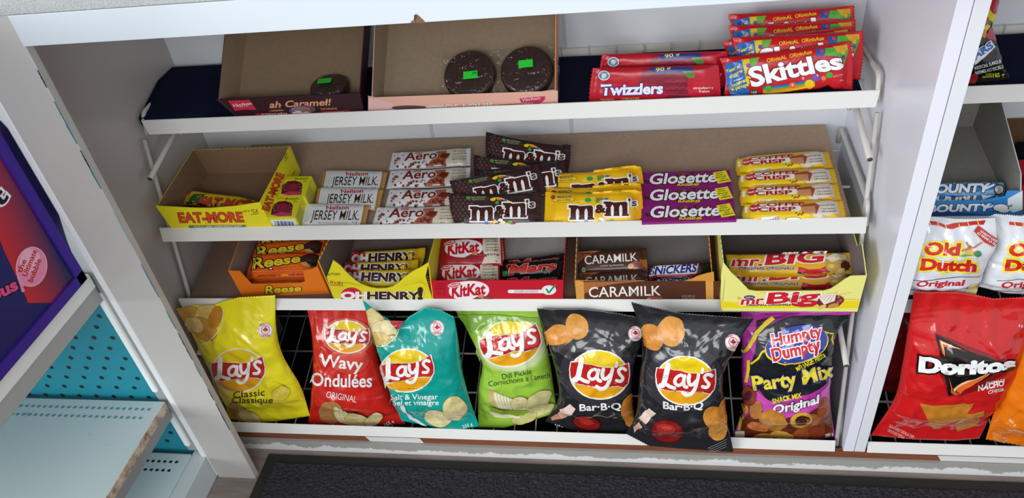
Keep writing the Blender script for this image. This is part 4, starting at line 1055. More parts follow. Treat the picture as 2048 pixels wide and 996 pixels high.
a.poly([(1750, 430), (1800, 400), (1830, 440), (1790, 470)], 'f0c81c'); a.text('MILKY PEANUTS, CHEWY FUDGE, CARAMEL', (1450, 500), (1740, 512), 9, '3a2a14', .01)
mb = package('x', P, zrows(7, [[(1340, 375), (1600, 380), (1900, 372)], [(1320, 440), (1890, 440)], [(1350, 525), (1600, 535), (1860, 525)]]), .010, a, 'bar', 'ecc922', 'wrap', .8, nu=44, nv=18, g=.004, seal=.07)
h0 = place_pkg(mb, 'chocolate_bar', P, 'lowest yellow peanut bar with brown and white letters in the v-cut tray', 'chocolate bar', 'yellow peanut bars in the v-cut tray')
bar_copy(h0, P, 7, (1320, 440), (1315, 385), -.012, 2, 'middle yellow peanut bar of the three in the v-cut tray')
bar_copy(h0, P, 7, (1320, 440), (1375, 305), -.026, 3, 'rearmost yellow peanut bar of the three, its yellow ends sticking up')

# red tray
GREY = M('aca7a4', 'kraft')
def kitkat(a, x, y, s, sy=1):
    """red wafer logo, x y at the centre of the white oval"""
    a.ell(x, y, 142*s, 68*s*sy, 'f4eef0', e=.92, rot=-2); a.text('KitKat', (x-118*s, y+46*s), (x+112*s, y+22*s), 88*s, 'c8172c', .04, .12, grow=-.15)
    a.ell(x-102*s, y-40*s, 48*s, 17*s, 'f4eef0', rot=-12); a.ell(x-102*s, y-40*s, 43*s, 13*s, 'c8172c', rot=-12); a.text('Nestlé', (x-134*s, y-28*s), (x-70*s, y-42*s), 15*s, 'f6ecee', .02)
    a.poly([(x+2*s, y+70*s), (x+80*s, y+30*s), (x+112*s, y+40*s), (x+30*s, y+86*s)], '7c3424'); a.poly([(x+70*s, y+32*s), (x+172*s, y+48*s), (x+170*s, y+66*s), (x+80*s, y+52*s)], '94483a')
    a.poly([(x+60*s, y+28*s), (x+105*s, y+28*s), (x+100*s, y+52*s), (x+60*s, y+48*s)], 'c88a70')
def art_k(P):
    a = zart(8, P)
    kitkat(a, 372, 535, 1.08)
    for t, y, c in (('TRY ME FROZEN', 490, 12), ('48 BARS', 510, 14), ('BARRES', 530, 14), ('45 g', 552, 9), ('2,16 kg', 568, 9)): a.text(t, (118, y), (192, y), c, '8c1420', .01)
    a.ell(680, 541, 14, 13, 'f4f0f0'); a.rect(678, 528, 960, 554, 'f4f0f0'); a.text('NATURAL FLAVOURS', (718, 539), (890, 539), 9, '2a6a4a', .005); a.text('SAVEURS NATURELLES', (712, 551), (898, 549), 9, '2a6a4a', .005)
    a.ell(978, 530, 55, 36, 'f6f4f4'); a.ell(978, 530, 47, 30, 'b8c8c0'); a.ell(978, 530, 44, 28, 'f6f4f4'); a.poly([(950, 520), (962, 516), (978, 538), (1018, 490), (1036, 490), (982, 556), (970, 552)], '1c9a5c')
    a.line([(135, 603), (1080, 601)], 8, 'e8e08a')
    return a
tray3('open red candy tray with white oval logo and green tick', 8, (116, 640), (1082, 640), (78, 462), (1088, 456), .19, .070, 'c9182e', y0=.0575, z0=.3505,
      frontart=art_k, inner=GREY, left=serr(36, 1, .03, 1, 0), right=serr(36, 1, .03, 1, 0))
P = incl(0, .105, .386, 30)
a = zart(8, P, 'wrap')
a.poly([(462, 318), (588, 322), (596, 520), (450, 520), (470, 470), (455, 400)], 'ded3bf'); kitkat(a, 312, 402, 1.02)
for t, y, h in (('100% sustainably', 355, 12), ('sourced cocoa', 378, 14), ('Cacao approvisionné', 402, 11), ('100 % durable', 424, 14), ('45 g', 458, 12)): a.text(t, (478, y), (582, y-3), h, '4a4036', .01)
mb = package('x', P, zrows(8, [[(150, 316), (380, 318), (604, 322)], [(132, 420), (606, 420)], [(125, 540), (380, 540), (610, 535)]]), .0075, a, 'bar', 'a8162a', 'wrap', .8, nu=40, nv=18, g=.004, seal=.03)
kk0 = place_pkg(mb, 'wafer_bar', P, 'red wafer bar with white oval logo, front left in the red tray', 'wafer bar', 'red wafer bars in the red tray')
bar_copy(kk0, P, 8, (150, 316), (172, 134), .004, 0, 'red wafer bar with white oval logo, rear left in the red tray')
bar_copy(kk0, P, 8, (150, 316), (196, 142), -.021, 2, 'red wafer bar mostly hidden under the rear one, red edge showing')
P = incl(0, .110, .382, 28)
a = zart(8, P, 'wrap')
a.text('Mars', (680, 415), (1020, 372), 72, 'c8302c', .05, .4, out='e8dcd0', ow=.02, grow=-.2); a.ell(676, 352, 20, 14, 'd8502c'); a.ell(676, 352, 14, 9, '201614')
a.rect(628, 386, 662, 426, '3aa048'); a.text('230', (632, 410), (658, 408), 11, 'f0f4f0', .01); a.text('52 g', (940, 408), (985, 400), 12, 'e0d8d0', .0)
mb = package('x', P, zrows(8, [[(612, 330), (850, 322), (1082, 296)], [(608, 380), (1084, 350)], [(614, 432), (850, 440), (1062, 420)]]), .010, a, 'bar', '1c1718', 'wrap', .8, nu=40, nv=16, g=.004, seal=.05)
ma0 = place_pkg(mb, 'chocolate_bar', P, 'black chocolate bar with big red script in the red tray, the clearest of three', 'chocolate bar', 'black chocolate bars in the red tray')
bar_copy(ma0, P, 8, (612, 330), (632, 302), -.012, 2, 'black chocolate bar with red script, rearmost of the three in the red tray')
bar_copy(ma0, P, 8, (612, 330), (615, 432), -.004, 0, 'black chocolate bar lowest in the red tray, almost hidden by its front')

# brown tray
def art_c(P):
    a = zart(8, P)
    a.poly([(1190, 462), (2300, 462), (2300, 620), (1190, 620)], '5a3323'); a.poly([(1240, 470), (1700, 462), (1500, 480), (1360, 505), (1245, 560)], 'b06a3c')
    a.poly([(1180, 458), (1240, 466), (1248, 620), (1190, 620)], 'e0a04a')
    for y in (495, 542, 588): a.ell(1206, y, 9, 9, '8a5a28'); a.ell(1205, y-1, 7, 7, 'f0c070')
    a.text('CARAMILK', (1282, 585), (1825, 570), 80, 'f6f0ea', .006, grow=-.05)
    a.poly([(1705, 600), (1740, 578), (1835, 580), (1850, 606), (1705, 608)], '8a4c3c'); a.poly([(1712, 600), (1740, 586), (1760, 604)], 'c88a70')
    z9 = lambda x, y: ((1350+x*.26367-840)/.26367, y)
    def q(x, y): return z9(x, y)
    a.poly([q(232, 462), q(290, 462), q(292, 620), q(236, 620)], 'e0a04a')
    for y in (432, 486, 536, 584): a.ell(*q(260, y), 8, 8, '8a5a28'); a.ell(*q(259, y-1), 6, 6, 'f0c070')
    x0, y0 = q(52, 583); x1, y1 = q(150, 583); a.text('2015 DE 22', (x0, y0), (x1, y1), 14, 'b8a8a0', .0); a.text('61901 0916', (x0+4, y0+17), (x1, y1+17), 10, 'b8a8a0', 0)
    return a
tray3('open brown candy tray with white capital letters and orange studded ends', 8, (1190, 640), (2250-6, 640), (1180, 460), (2222, 463), .19, .085, 'd9963f', y0=.0575, z0=.3505,
      front_px=(8, [(2228, 395), (2180, 405), (2110, 425), (2060, 450), (1990, 468), (1800, 466), (1720, 476), (1700, 462), (1500, 462), (1480, 468), (1180, 458)]),
      frontart=art_c, inner=M('8d857f', 'kraft'), left=serr(36, 1.0, .03, 1, 0), right=serr(36, 1, .03, 1, 0))
P = incl(0, .118, .404, 36)
a = zart(8, P, 'wrap')
a.poly([(1200, 240), (1400, 232), (1330, 245), (1240, 290), (1195, 330)], 'a05a34')
a.text('CARAMILK', (1252, 338), (1648, 308), 68, 'f4eee8', .006, grow=-.1);
a.poly([(1585, 345), (1620, 312), (1690, 322), (1696, 365), (1620, 375)], '9a5848'); a.ell(1600, 350, 24, 20, 'e0a878', rot=-20); a.poly([(1640, 330), (1690, 330), (1690, 368), (1650, 370)], '7a4038'); a.poly([(1660, 300), (1720, 300), (1722, 372), (1690, 350)], 'b0642c')
a.text('CANDY 50g FRIANDISE', (1368, 354), (1545, 346), 11, 'e0d0c4', .005); a.ell(1243, 378, 15, 20, '9ab87c'); a.text('50', (1234, 384), (1253, 382), 12, '2a3a20', .0)
mb = package('x', P, zrows(8, [[(1180, 250), (1450, 232), (1718, 212)], [(1195, 330), (1728, 310)], [(1205, 402), (1450, 398), (1728, 385)]]), .007, a, 'bar', '4e2f26', 'wrap', .8, nu=40, nv=16, g=.004, seal=.03, fat=.35)
ck = place_pkg(mb, 'chocolate_bar', P, 'brown chocolate bar with white capitals, the upper one in the brown tray', 'chocolate bar', 'brown chocolate bars in the brown tray')
bar_copy(ck, P, 8, (1205, 402), (1210, 565), -.004, 0, 'brown chocolate bar with white capitals, the lower one half behind the tray front')
P = incl(0, .115, .392, 32)
a = zart(8, P, 'wrap')
a.poly([(1728, 440), (1765, 352), (2120, 330), (2105, 410), (2090, 428), (1735, 446)], 'b82038'); a.poly([(1735, 425), (1768, 358), (2112, 334), (2098, 402), (2085, 408), (1745, 430)], 'f0f0f4')
a.text('SNICKERS', (1742, 416), (2092, 392), 58, '26348c', .035, .3); a.text('MORE PEANUTS, FEWER PEANUTS', (1830, 446), (2060, 434), 9, 'f0e8e0', .0)
a.poly([(2140, 340), (2190, 335), (2185, 395), (2135, 398)], '2a4a2c')
mb = package('x', P, zrows(8, [[(1735, 350), (1950, 338), (2200, 318)], [(1730, 400), (2205, 380)], [(1735, 462), (1950, 460), (2200, 440)]]), .010, a, 'bar', '352420', 'wrap', .8, nu=40, nv=16, g=.004, seal=.05)
sn = place_pkg(mb, 'chocolate_bar', P, 'dark bar with blue letters on white, upper one in the brown tray', 'chocolate bar', 'blue lettered peanut bars')
bar_copy(sn, P, 8, (1735, 462), (1740, 520), -.006, 0, 'dark bar with blue letters, lower one behind the brown tray front')

# pale yellow tray at the right end, hanging over the lip
def art_m(P):
    a = zart(9, P)
    a.poly([(350, 618), (700, 640), (1395, 612), (1388, 668), (352, 666)], 'f0d818'); 
    for x, y in ((1230, 540), (1330, 545), (640, 545), (1400, 600)): a.poly([(1100, 590), (x, y), (x+6, y+6), (1110, 600)], 'f4c860')
    a.text('mr.', (500, 640), (688, 630), 58, 'd0202c', .03, .3, out='f8f4ee', ow=.05); a.text('Big', (700, 632), (1080, 612), 84, 'd0202c', .03, .3, out='f8f4ee', ow=.05)
    a.line([(890, 640), (960, 652), (1040, 648), (1085, 625)], 12, '2c2460'); a.line([(885, 634), (960, 646), (1040, 642), (1088, 618)], 16, 'd0202c')
    a.text('ORIGINAL·ORIGINALE', (540, 650), (878, 646), 15, '3a3278', .02, .2)
    a.ell(564, 584, 42, 14, '3c2a78'); a.text('Cadbury', (535, 590), (592, 588), 13, 'f0e8f4', .01, .2)
    a.blob(1180, 612, 95, 52, '7a2c34', seed=4, rot=-5); a.poly([(1092, 590), (1140, 552), (1222, 552), (1210, 610), (1130, 638)], 'efe6d4'); 
    for k in range(4): a.line([(1104+k*22, 596+k*8), (1150+k*18, 560)], 4, 'c8a888')
    a.ell(1200, 645, 42, 17, 'c89040', rot=-12); a.ell(1115, 655, 34, 14, 'e4c070', rot=-20); 
    for x, y in ((1240, 580), (1255, 605), (1235, 620)): a.ell(x, y, 10, 9, 'b06a70')
    a.ell(486, 592, 15, 8, 'e0b060', rot=30)
    return a
tray3('open pale yellow candy tray overhanging the lip, rightmost on the third shelf', 9, (352, 672), (1390, 672), (350, 424), (1456, 422), .215, .075, 'ece885', y0=.0235, z0=.3665, tilt=7.5,
      front_px=(9, [(1456, 422), (1335, 426), (1290, 450), (1235, 490), (1180, 525), (1130, 538), (900, 540), (620, 541), (560, 532), (520, 490), (480, 448), (430, 402), (365, 320), (350, 424)]),
      frontart=art_m, inner=M('7c6f6c', 'kraft'), left=serr(36, 1, .025, 1, 0), right=[(1, 1), (.3, 1.0), (.22, 1.25), (0, 1)])
P = incl(0, .085, .405, 30)
a = zart(9, P, 'wrap')
a.poly([(470, 370), (900, 420), (1200, 380), (1380, 390), (1390, 430), (440, 425)], 'e0a818')
a.text('mr.', (430, 350), (655, 346), 72, 'd0202c', .03, .3, out='f6f0ea', ow=.05); a.text('BIG', (690, 340), (1110, 318), 84, 'd0202c', .035, .3, out='f6f0ea', ow=.05)
a.line([(930, 395), (1000, 406), (1100, 405), (1200, 378)], 20, '2c2460'); a.line([(935, 372), (1010, 392), (1100, 388), (1180, 350)], 34, 'd0202c')
a.text('ORIGINAL·ORIGINALE', (488, 376), (908, 376), 20, '2c2a4a', .03, .2, out='f6f0ea', ow=.05)
a.blob(1240, 330, 100, 72, 'c8a050', seed=6); a.poly([(1140, 290), (1200, 258), (1290, 270), (1300, 300), (1190, 320)], 'ece0c8'); a.blob(1290, 350, 40, 38, '5c2420', seed=9); a.ell(1250, 390, 38, 18, 'e4c470', rot=-30); a.ell(1300, 400, 30, 18, 'd8b050', rot=-10); a.ell(1185, 350, 24, 14, 'e8c84c')
a.rect(385, 310, 412, 345, '5aa048')
mb = package('x', P, zrows(9, [[(385, 262), (800, 262), (1345, 246)], [(400, 340), (1380, 325)], [(440, 430), (800, 436), (1395, 405)]]), .011, a, 'bar', 'e8b51c', 'wrap', .8, nu=52, nv=18, g=.004, seal=.06, zig=.0014)
mg = place_pkg(mb, 'chocolate_bar', P, 'yellow peanut bar with red lettering, upper one in the pale yellow tray', 'chocolate bar', 'yellow bars with red lettering in the pale tray')
bar_copy(mg, P, 9, (440, 430), (470, 545), -.014, 0, 'yellow peanut bar with red lettering, lower one behind the cut of the pale tray')
# ------------------------------------------------------------------ crisp bags
def barts(P, z, h, kind='foil'):
    """print laid on the bulging face, about h in front of the seal plane"""
    Q = Plane(P.w(0, 0, h), P.a, P.b); f = zt(z); return Art(lambda x, y: Q.at(*f(x, y)), kind, h)
def rotp(cx, cy, r):
    c, s = math.cos(math.radians(r)), math.sin(math.radians(r)); return lambda x, y: (cx+x*c-y*s, cy+x*s+y*c)
def lays(a, cx, cy, rx, ry, rot=0, txt="Lay's", glow=None):
    """yellow sun, red banner, white script"""
    R_ = rotp(cx, cy, rot); q = lambda pts: [R_(x*rx, y*ry) for x, y in pts]
    if glow: a.ell(cx, cy, rx*1.22, ry*1.2, glow, rot=rot, n=36)
    a.ell(cx, cy, rx*1.06, ry*1.06, 'f6f2ea', rot=rot, n=36); a.ell(cx, cy, rx, ry, 'f2d01a', rot=rot, n=36)
    a.poly(q([(math.cos(t)*.98, math.sin(t)*.98) for t in [math.radians(k) for k in range(28, 153, 8)]]+[(-.5, .38), (0, .42), (.5, .36)]), 'f0a81e')
    ban = [(-1.02, -.42), (-.7, -.46), (-.3, -.40), (.1, -.34), (.5, -.38), (.78, -.50), (.97, -.62), (1.0, -.45), (1.04, -.1), (1.02, .22), (.90, .42), (.6, .36), (.2, .34), (-.2, .40), (-.55, .44), (-.82, .44), (-.98, .22), (-1.04, -.1)]
    a.poly(q([(x*1.035, y*1.07) for x, y in ban]), 'f6f2ea'); a.poly(q(ban), 'c8241f')
    L = [([(-.66, -.60), (-.70, -.25), (-.73, .12), (-.80, .30)], .19), ([(-.86, .27), (-.68, .22), (-.52, .30), (-.36, .34)], .13),
         ([(-.04, -.16), (-.18, -.23), (-.33, -.10), (-.36, .10), (-.24, .21), (-.10, .10), (-.04, -.16)], .115), ([(-.03, -.20), (-.06, .04), (-.02, .20), (.07, .24)], .13),
         ([(.12, -.26), (.11, -.05), (.17, .12), (.28, .10), (.38, -.06)], .125), ([(.44, -.32), (.41, -.05), (.36, .28), (.24, .52), (.08, .58), (-.04, .50)], .125),
         ([(.58, -.60), (.56, -.44)], .10), ([(.90, -.34), (.78, -.40), (.66, -.28), (.72, -.12), (.83, .02), (.77, .17), (.62, .16)], .115)]
    a.strokes([([(x*rx, y*ry) for x, y in p], w*rx) for p, w in L], 'fbfbf8', lambda p: R_(*p))
def leafmark(a, x, y, r):
    a.ell(x, y, r, r*1.1, 'f4ecec'); a.ell(x, y, r*.94, r*1.04, 'c4202c'); a.ell(x, y, r*.90, r*1.0, 'f4ecec')
    a.ell(x, y-r*.08, r*.60, r*.64, 'c4202c'); a.ell(x, y-r*.08, r*.52, r*.56, 'f4ecec')
    s = r*.5
    a.poly([(x+s*px, y-r*.08+s*py) for px, py in ((0, -1), (.2, -.55), (.45, -.65), (.38, -.15), (.85, -.35), (.8, 0), (.5, .35), (.1, .4), (.08, .8), (-.08, .8), (-.1, .4), (-.5, .35), (-.8, 0), (-.85, -.35), (-.38, -.15), (-.45, -.65), (-.2, -.55))], 'c4202c')
    a.text('MADE IN', (x-r*.75, y-r*.62), (x-r*.1, y-r*.78), r*.22, 'c4202c', .02); a.text('CANADA', (x-r*.62, y+r*.86), (x+r*.62, y+r*.86), r*.28, 'c4202c', .03)
def chips(a, L, kind='chip'):
    for i, (x, y, rx, ry, rot, c) in enumerate(L):
        a.blob(x, y, rx*1.03, ry*1.04, M('a8844a', 'foil') if c != 'ece0a8' else M('c8b878', 'foil'), rot=rot, seed=i+x*.01, amp=.08); a.blob(x, y, rx, ry, M(c, kind), rot=rot, seed=i+x*.01, amp=.08)
def bag(P, z, rows, T, a, col, label, vpos=None, **k):
    mb = package('chip_bag', P, zrows(z, rows), T, a, 'bag', col, 'foil', nu=k.pop('nu', 76), nv=96, vpos=vpos, **k)
    return place_pkg(mb, 'chip_bag', P, label, 'chip bag', k.get('group'))

# 1 yellow
P = incl(0, .030, .055, 87.5); a = barts(P, 10, .022)
chips(a, [(130, 160, 90, 58, 10, 'e2b054'), (230, 150, 78, 62, -20, 'ecca74'), (215, 240, 90, 62, 35, 'd69a3c'), (150, 215, 62, 46, 30, 'ecd088'), (285, 170, 40, 70, 15, 'c8862c')])
a.line([(335, 110), (330, 190), (300, 260), (245, 320), (185, 335)], 6, 'f6eecb')
lays(a, 425, 500, 158, 132, -3); leafmark(a, 595, 250, 44)
a.text('Classic', (396, 672), (592, 655), 42, '2a2010', .004, .05); a.text('Classique', (385, 702), (640, 700), 38, '2a2010', .004, .05)
chips(a, [(430, 760, 66, 42, 40, 'd8b860'), (500, 790, 76, 34, 25, 'e8d890'), (395, 740, 30, 44, 0, 'c89a4c'), (690, 640, 58, 46, -30, 'e4cf4a')])
bag(P, 10, [[(36, 118), (150, 96), (270, 96), (330, 72), (430, 46), (655, 33)], [(150, 290), (400, 250), (662, 240)], [(243, 470), (480, 430), (704, 410)], [(318, 640), (560, 600), (815, 605)], [(368, 800), (480, 830), (640, 822), (872, 785)]],
    .030, a, 'f6e828', 'bright yellow chip bag leaning left, leftmost in the bottom row', seal=.05, wr=.0030)
# 2 red
P = incl(0, .030, .055, 82); a = barts(P, 10, .022)
a.ell(1120, 430, 120, 90, 'd84838'); lays(a, 1103, 290, 132, 98, 4, glow='d8624c')
a.text('Wavy', (935, 470), (1195, 500), 76, 'f8f6f4', .02, 0); a.text('Ondulées', (885, 590), (1255, 600), 82, 'f8f6f4', .02, 0, arc=-6); a.text('ORIGINAL', (972, 668), (1160, 700), 42, 'f4eeec', -.004)
a.blob(1000, 760, 80, 66, M('b8824c', 'chip'), seed=3, rot=10)
for k in range(6): a.ell(1050+k*26, 775+k*9, 22, 54-k*3, 'e8d8a0', rot=-25); a.ell(1058+k*26, 778+k*9, 16, 50-k*3, 'f0e6b8', rot=-25)
chips(a, [(1165, 800, 78, 36, 12, 'e0d090'), (1270, 800, 62, 34, -35, 'e8d8a0')]); a.text('165 g', (1345, 845), (1400, 820), 24, 'f4eeec', .02)
bag(P, 10, [[(852, 100), (1060, 104), (1236, 104)], [(888, 320), (1100, 320), (1275, 330)], [(893, 470), (1100, 480), (1315, 500)], [(880, 640), (1120, 650), (1385, 690)], [(860, 834), (1100, 846), (1470, 838)]],
    .030, a, 'd42820', 'red wavy chip bag, second from the left in the bottom row', seal=.05, wr=.0026)
# 3 teal
P = incl(0, .008, .060, 85.5); a = barts(P, 11, .022)
chips(a, [(150, 190, 60, 80, -25, 'e4cf8c'), (215, 250, 80, 62, 10, 'ecdca0'), (190, 300, 66, 40, 20, 'dcc070')]); a.line([(310, 215), (290, 290), (240, 335), (170, 345)], 6, 'f2ecd6')
lays(a, 355, 500, 160, 130, -6); a.poly([(88, 60), (150, 95), (310, 205), (306, 222), (200, 160)], '0f8f86'); a.poly([(200, 100), (260, 120), (330, 190), (300, 200)], 'b02838')
leafmark(a, 543, 235, 44)
a.text('Salt & Vinegar', (255, 682), (548, 678), 34, 'f2f6f4', .012); a.text('Sel et vinaigre', (270, 716), (552, 714), 32, 'f2f6f4', .012, .08)
chips(a, [(545, 800, 82, 50, 15, 'e8dca0'), (650, 735, 74, 74, -25, 'e4d698')]); a.poly([(310, 720), (335, 712), (390, 790), (480, 845), (465, 850), (370, 800)], 'd8e4e8'); a.text('255 g', (705, 860), (765, 840), 20, 'f2f6f4', .01)
bag(P, 11, [[(78, 60), (200, 158), (308, 224), (370, 165), (462, 110), (560, 124), (648, 168)], [(140, 260), (400, 300), (672, 300)], [(200, 460), (440, 460), (700, 500)], [(262, 680), (500, 660), (745, 680)], [(322, 815), (500, 848), (650, 876), (805, 850)]],
    .030, a, '10a296', 'teal salt and vinegar chip bag with a folded top left corner, third from left', seal=.05, wr=.0028)
# 4 green
P = incl(0, .030, .055, 82); a = barts(P, 11, .022)
a.ell(1010, 340, 225, 180, 'b4cf70'); a.ell(1010, 345, 205, 160, 'cfe0a4')
lays(a, 1000, 330, 180, 140, -12)
a.poly([(660, 150), (900, 150), (1180, 170), (1180, 190), (900, 190), (760, 270)], '7fae32')
a.text('Dill Pickle', (950, 555), (1132, 520), 34, '26301a', -.008); a.text("Cornichons à l'aneth", (865, 600), (1245, 545), 34, '26301a', -.008)
a.poly([(855, 618), (900, 625), (1000, 680), (1060, 720), (1010, 740), (920, 740), (870, 700)], 'c8b47c')
for k in range(7): a.ell(915+k*20, 680+k*7, 16, 52, 'd8d0a0', rot=-18); a.ell(920+k*20, 682+k*7, 11, 48, 'f0ecc8', rot=-18)
chips(a, [(1060, 705, 60, 44, 5, 'dcd398'), (1170, 680, 84, 50, -35, 'd8d090'), (1180, 740, 96, 36, -15, 'd0ca88'), (1090, 790, 80, 34, -15, 'ccc47c')])
a.poly([(865, 712), (960, 738), (1120, 740), (1080, 770), (960, 768), (880, 742)], '8fae34'); a.poly([(865, 745), (1060, 775), (1060, 790), (900, 780)], 'e8eac8')
bag(P, 11, [[(640, 104), (900, 104), (1160, 104)], [(742, 270), (960, 260), (1205, 250)], [(822, 440), (1020, 430), (1240, 420)], [(798, 620), (1020, 600), (1268, 600)], [(798, 858), (960, 860), (1120, 815), (1288, 765)]],
    .030, a, '9ccb42', 'light green dill pickle chip bag under the shelf lip, fourth from left', seal=.05, wr=.0026)
# 5, 6 black barbecue
def bbq(a, dx, dy, rot, tilt=0):
    R_ = lambda x, y: (x+dx, y+dy)
    a.ell(*R_(400, 480), 225, 200, '37353a'); 
    lays(a, *R_(405, 495), 165, 138, rot)
P = incl(0, .022, .058, 86.5); a = barts(P, 12, .022)
bbq(a, 0, 0, 6); chips(a, [(172, 262, 88, 64, -8, 'dd9440'), (278, 210, 64, 76, -10, 'e09c48')]); leafmark(a, 616, 254, 40)
a.text('Bar·B·Q', (293, 706), (532, 698), 40, 'f6f4f2', .025); a.ell(335, 780, 88, 46, '3c1416', rot=12); a.ell(333, 778, 78, 38, '8c1c1c', rot=12); a.ell(330, 768, 45, 18, 'b83428', rot=12)
chips(a, [(580, 690, 42, 76, 10, 'c87a28'), (590, 750, 36, 50, -10, 'd88a34')])
a.poly([(175, 700), (235, 665), (268, 695), (210, 745)], 'ecd2c4'); a.poly([(120, 745), (175, 720), (190, 750), (130, 762)], 'c88a6c'); a.poly([(165, 715), (200, 700), (215, 740), (185, 752)], 'e0b09a'); a.text('165 g', (145, 800), (190, 812), 18, 'f0eeec', .01)
bag(P, 12, [[(40, 108), (150, 112), (320, 112), (500, 134), (662, 165)], [(100, 290), (380, 290), (655, 300)], [(150, 480), (380, 470), (606, 460)], [(165, 640), (380, 640), (600, 640)], [(88, 770), (240, 818), (400, 842), (622, 836)]],
    .030, a, '26262a', 'black barbecue chip bag with two orange chips, left one of the two black bags', seal=.05, wr=.0032)
P = incl(0, -.014, .030, 86.0); a = barts(P, 12, .022)
bbq(a, 505, 35, 6); chips(a, [(720, 275, 58, 82, -25, 'd88c3a'), (825, 240, 82, 86, 0, 'e29c4a')]); leafmark(a, 1188, 306, 45)
a.text('Bar·B·Q', (782, 690), (1012, 690), 42, 'f6f4f2', .025, arc=-12); a.ell(805, 828, 102, 74, '44181a', rot=8); a.ell(803, 826, 88, 62, '841a1a', rot=8); a.ell(795, 812, 56, 30, 'b03028', rot=8); a.ell(800, 806, 30, 12, 'c8483c', rot=8)
chips(a, [(1085, 745, 70, 66, 10, 'dc9038'), (1100, 820, 54, 56, -15, 'e09a44'), (1130, 690, 30, 60, 20, 'c87a28')])
a.poly([(640, 745), (700, 690), (740, 720), (680, 785)], 'e8ccc0'); a.poly([(605, 800), (640, 770), (662, 800), (612, 835)], 'd8a890')
for k in range(4): a.line([(1040+k*8, 925-k*0+k*8), (1150, 870+k*14)], 3, '8a8a8c')
bag(P, 12, [[(592, 70), (740, 105), (890, 136), (1080, 150), (1312, 166)], [(668, 300), (940, 300), (1225, 300)], [(642, 500), (900, 480), (1138, 480)], [(622, 720), (900, 700), (1146, 700)], [(562, 842), (700, 914), (920, 932), (1192, 950)]],
    .034, a, '26262a', 'larger black barbecue chip bag hanging over the bottom lip, right of its twin', seal=.05, wr=.0034)
# 7 purple and black party mix
P = incl(0, .026, .060, 86.0); a = barts(P, 13, .022)
a.poly([(330, 120), (500, 90), (900, 85), (780, 220), (770, 420), (700, 520), (400, 590), (330, 500), (280, 420), (330, 260)], '1e2226')
for k in range(9): a.line([(250+k*16, 290-k*26), (330+k*20, 190-k*14), (450+k*16, 110-k*4)], 5, '8c2a80')
a.line([(250, 300), (330, 190), (430, 100)], 26, 'e8cf2a'); a.line([(270, 480), (285, 400), (285, 350)], 18, 'e8cf2a'); a.line([(300, 370), (370, 300), (430, 270)], 12, 'e8cf2a'); a.line([(700, 180), (780, 195), (770, 230), (780, 260)], 9, 'e8cf2a'); a.line([(240, 500), (300, 560), (260, 620), (230, 760)], 20, 'd8b82c')
a.poly([(320, 510), (400, 585), (520, 610), (640, 590), (745, 500), (755, 440), (765, 480), (740, 590), (640, 660), (500, 690), (380, 660), (330, 600)], 'd250b4')
a.ell(565, 260, 188, 108, 'e8c82c', rot=-14); a.ell(565, 255, 182, 106, '2c3c9c', rot=-14)
a.text('Humpty', (430, 270), (712, 212), 72, 'd0242c', .03, .05, out='f8f6f4', ow=.06); a.text('Dumpty', (430, 352), (700, 290), 72, 'd0242c', .03, .05, out='f8f6f4', ow=.06)
a.text('MÉLANGE FIESTA', (566, 412), (735, 325), 26, 'e8dc3c', .03, .1)
a.text('Party Mix', (322, 520), (772, 442), 84, 'eedd36', .03, 0, out='3a2a80', ow=.05, arc=-12)
a.text('SNACK MIX', (428, 604), (595, 568), 28, 'ecdc34', .04); a.text('Original', (428, 662), (692, 600), 48, 'f8f6f6', .035, .25, out='1c1418', ow=.045, arc=-6)
B_ = ((430, 700, 84, 56, 20, 'c07a34'), (340, 740, 60, 26, 15, 'd87a3c'), (600, 780, 80, 34, -25, 'a8562c'), (680, 760, 60, 44, -40, '8c4020'), (370, 800, 60, 24, -5, 'c8923c'), (720, 640, 36, 70, 15, '9a4c28'), (330, 640, 36, 50, 10, 'b87840'), (290, 560, 40, 60, 5, '8c3c28'), (480, 790, 70, 26, 10, 'd8a848'), (265, 635, 26, 30, 0, 'c88a34'), (650, 700, 50, 34, -10, 'b06430'))
a.poly([(250, 700), (330, 610), (380, 670), (500, 692), (640, 662), (745, 590), (765, 660), (780, 800), (560, 815), (300, 820), (230, 790)], '6a2c1c')
for i, (x, y, rx, ry, r_, c) in enumerate(B_): a.blob(x, y, rx, ry, M(c, 'chip'), rot=r_, seed=i)
a.blob(430, 705, 78, 48, M('cc8a3c', 'chip'), rot=22, seed=30); a.ell(590, 698, 64, 44, 'd8a83c', rot=-12); a.ell(596, 700, 42, 28, '4a2014', rot=-12); a.ell(290, 552, 20, 30, '4a1c2c', rot=10)
a.text('380 g', (735, 800), (780, 785), 18, 'f4f0f0', .01); a.rect(205, 765, 262, 825, 'e8e0d0')
bag(P, 13, [[(238, 60), (330, 74), (520, 62), (700, 78), (916, 52)], [(243, 240), (520, 220), (795, 200)], [(244, 430), (520, 420), (770, 390)], [(250, 620), (520, 600), (764, 600)], [(188, 822), (400, 832), (600, 826), (792, 806)]],
    .032, a, 'bc3aa4', 'magenta and black snack mix bag standing below the pale yellow tray', seal=.045, wr=.0030)

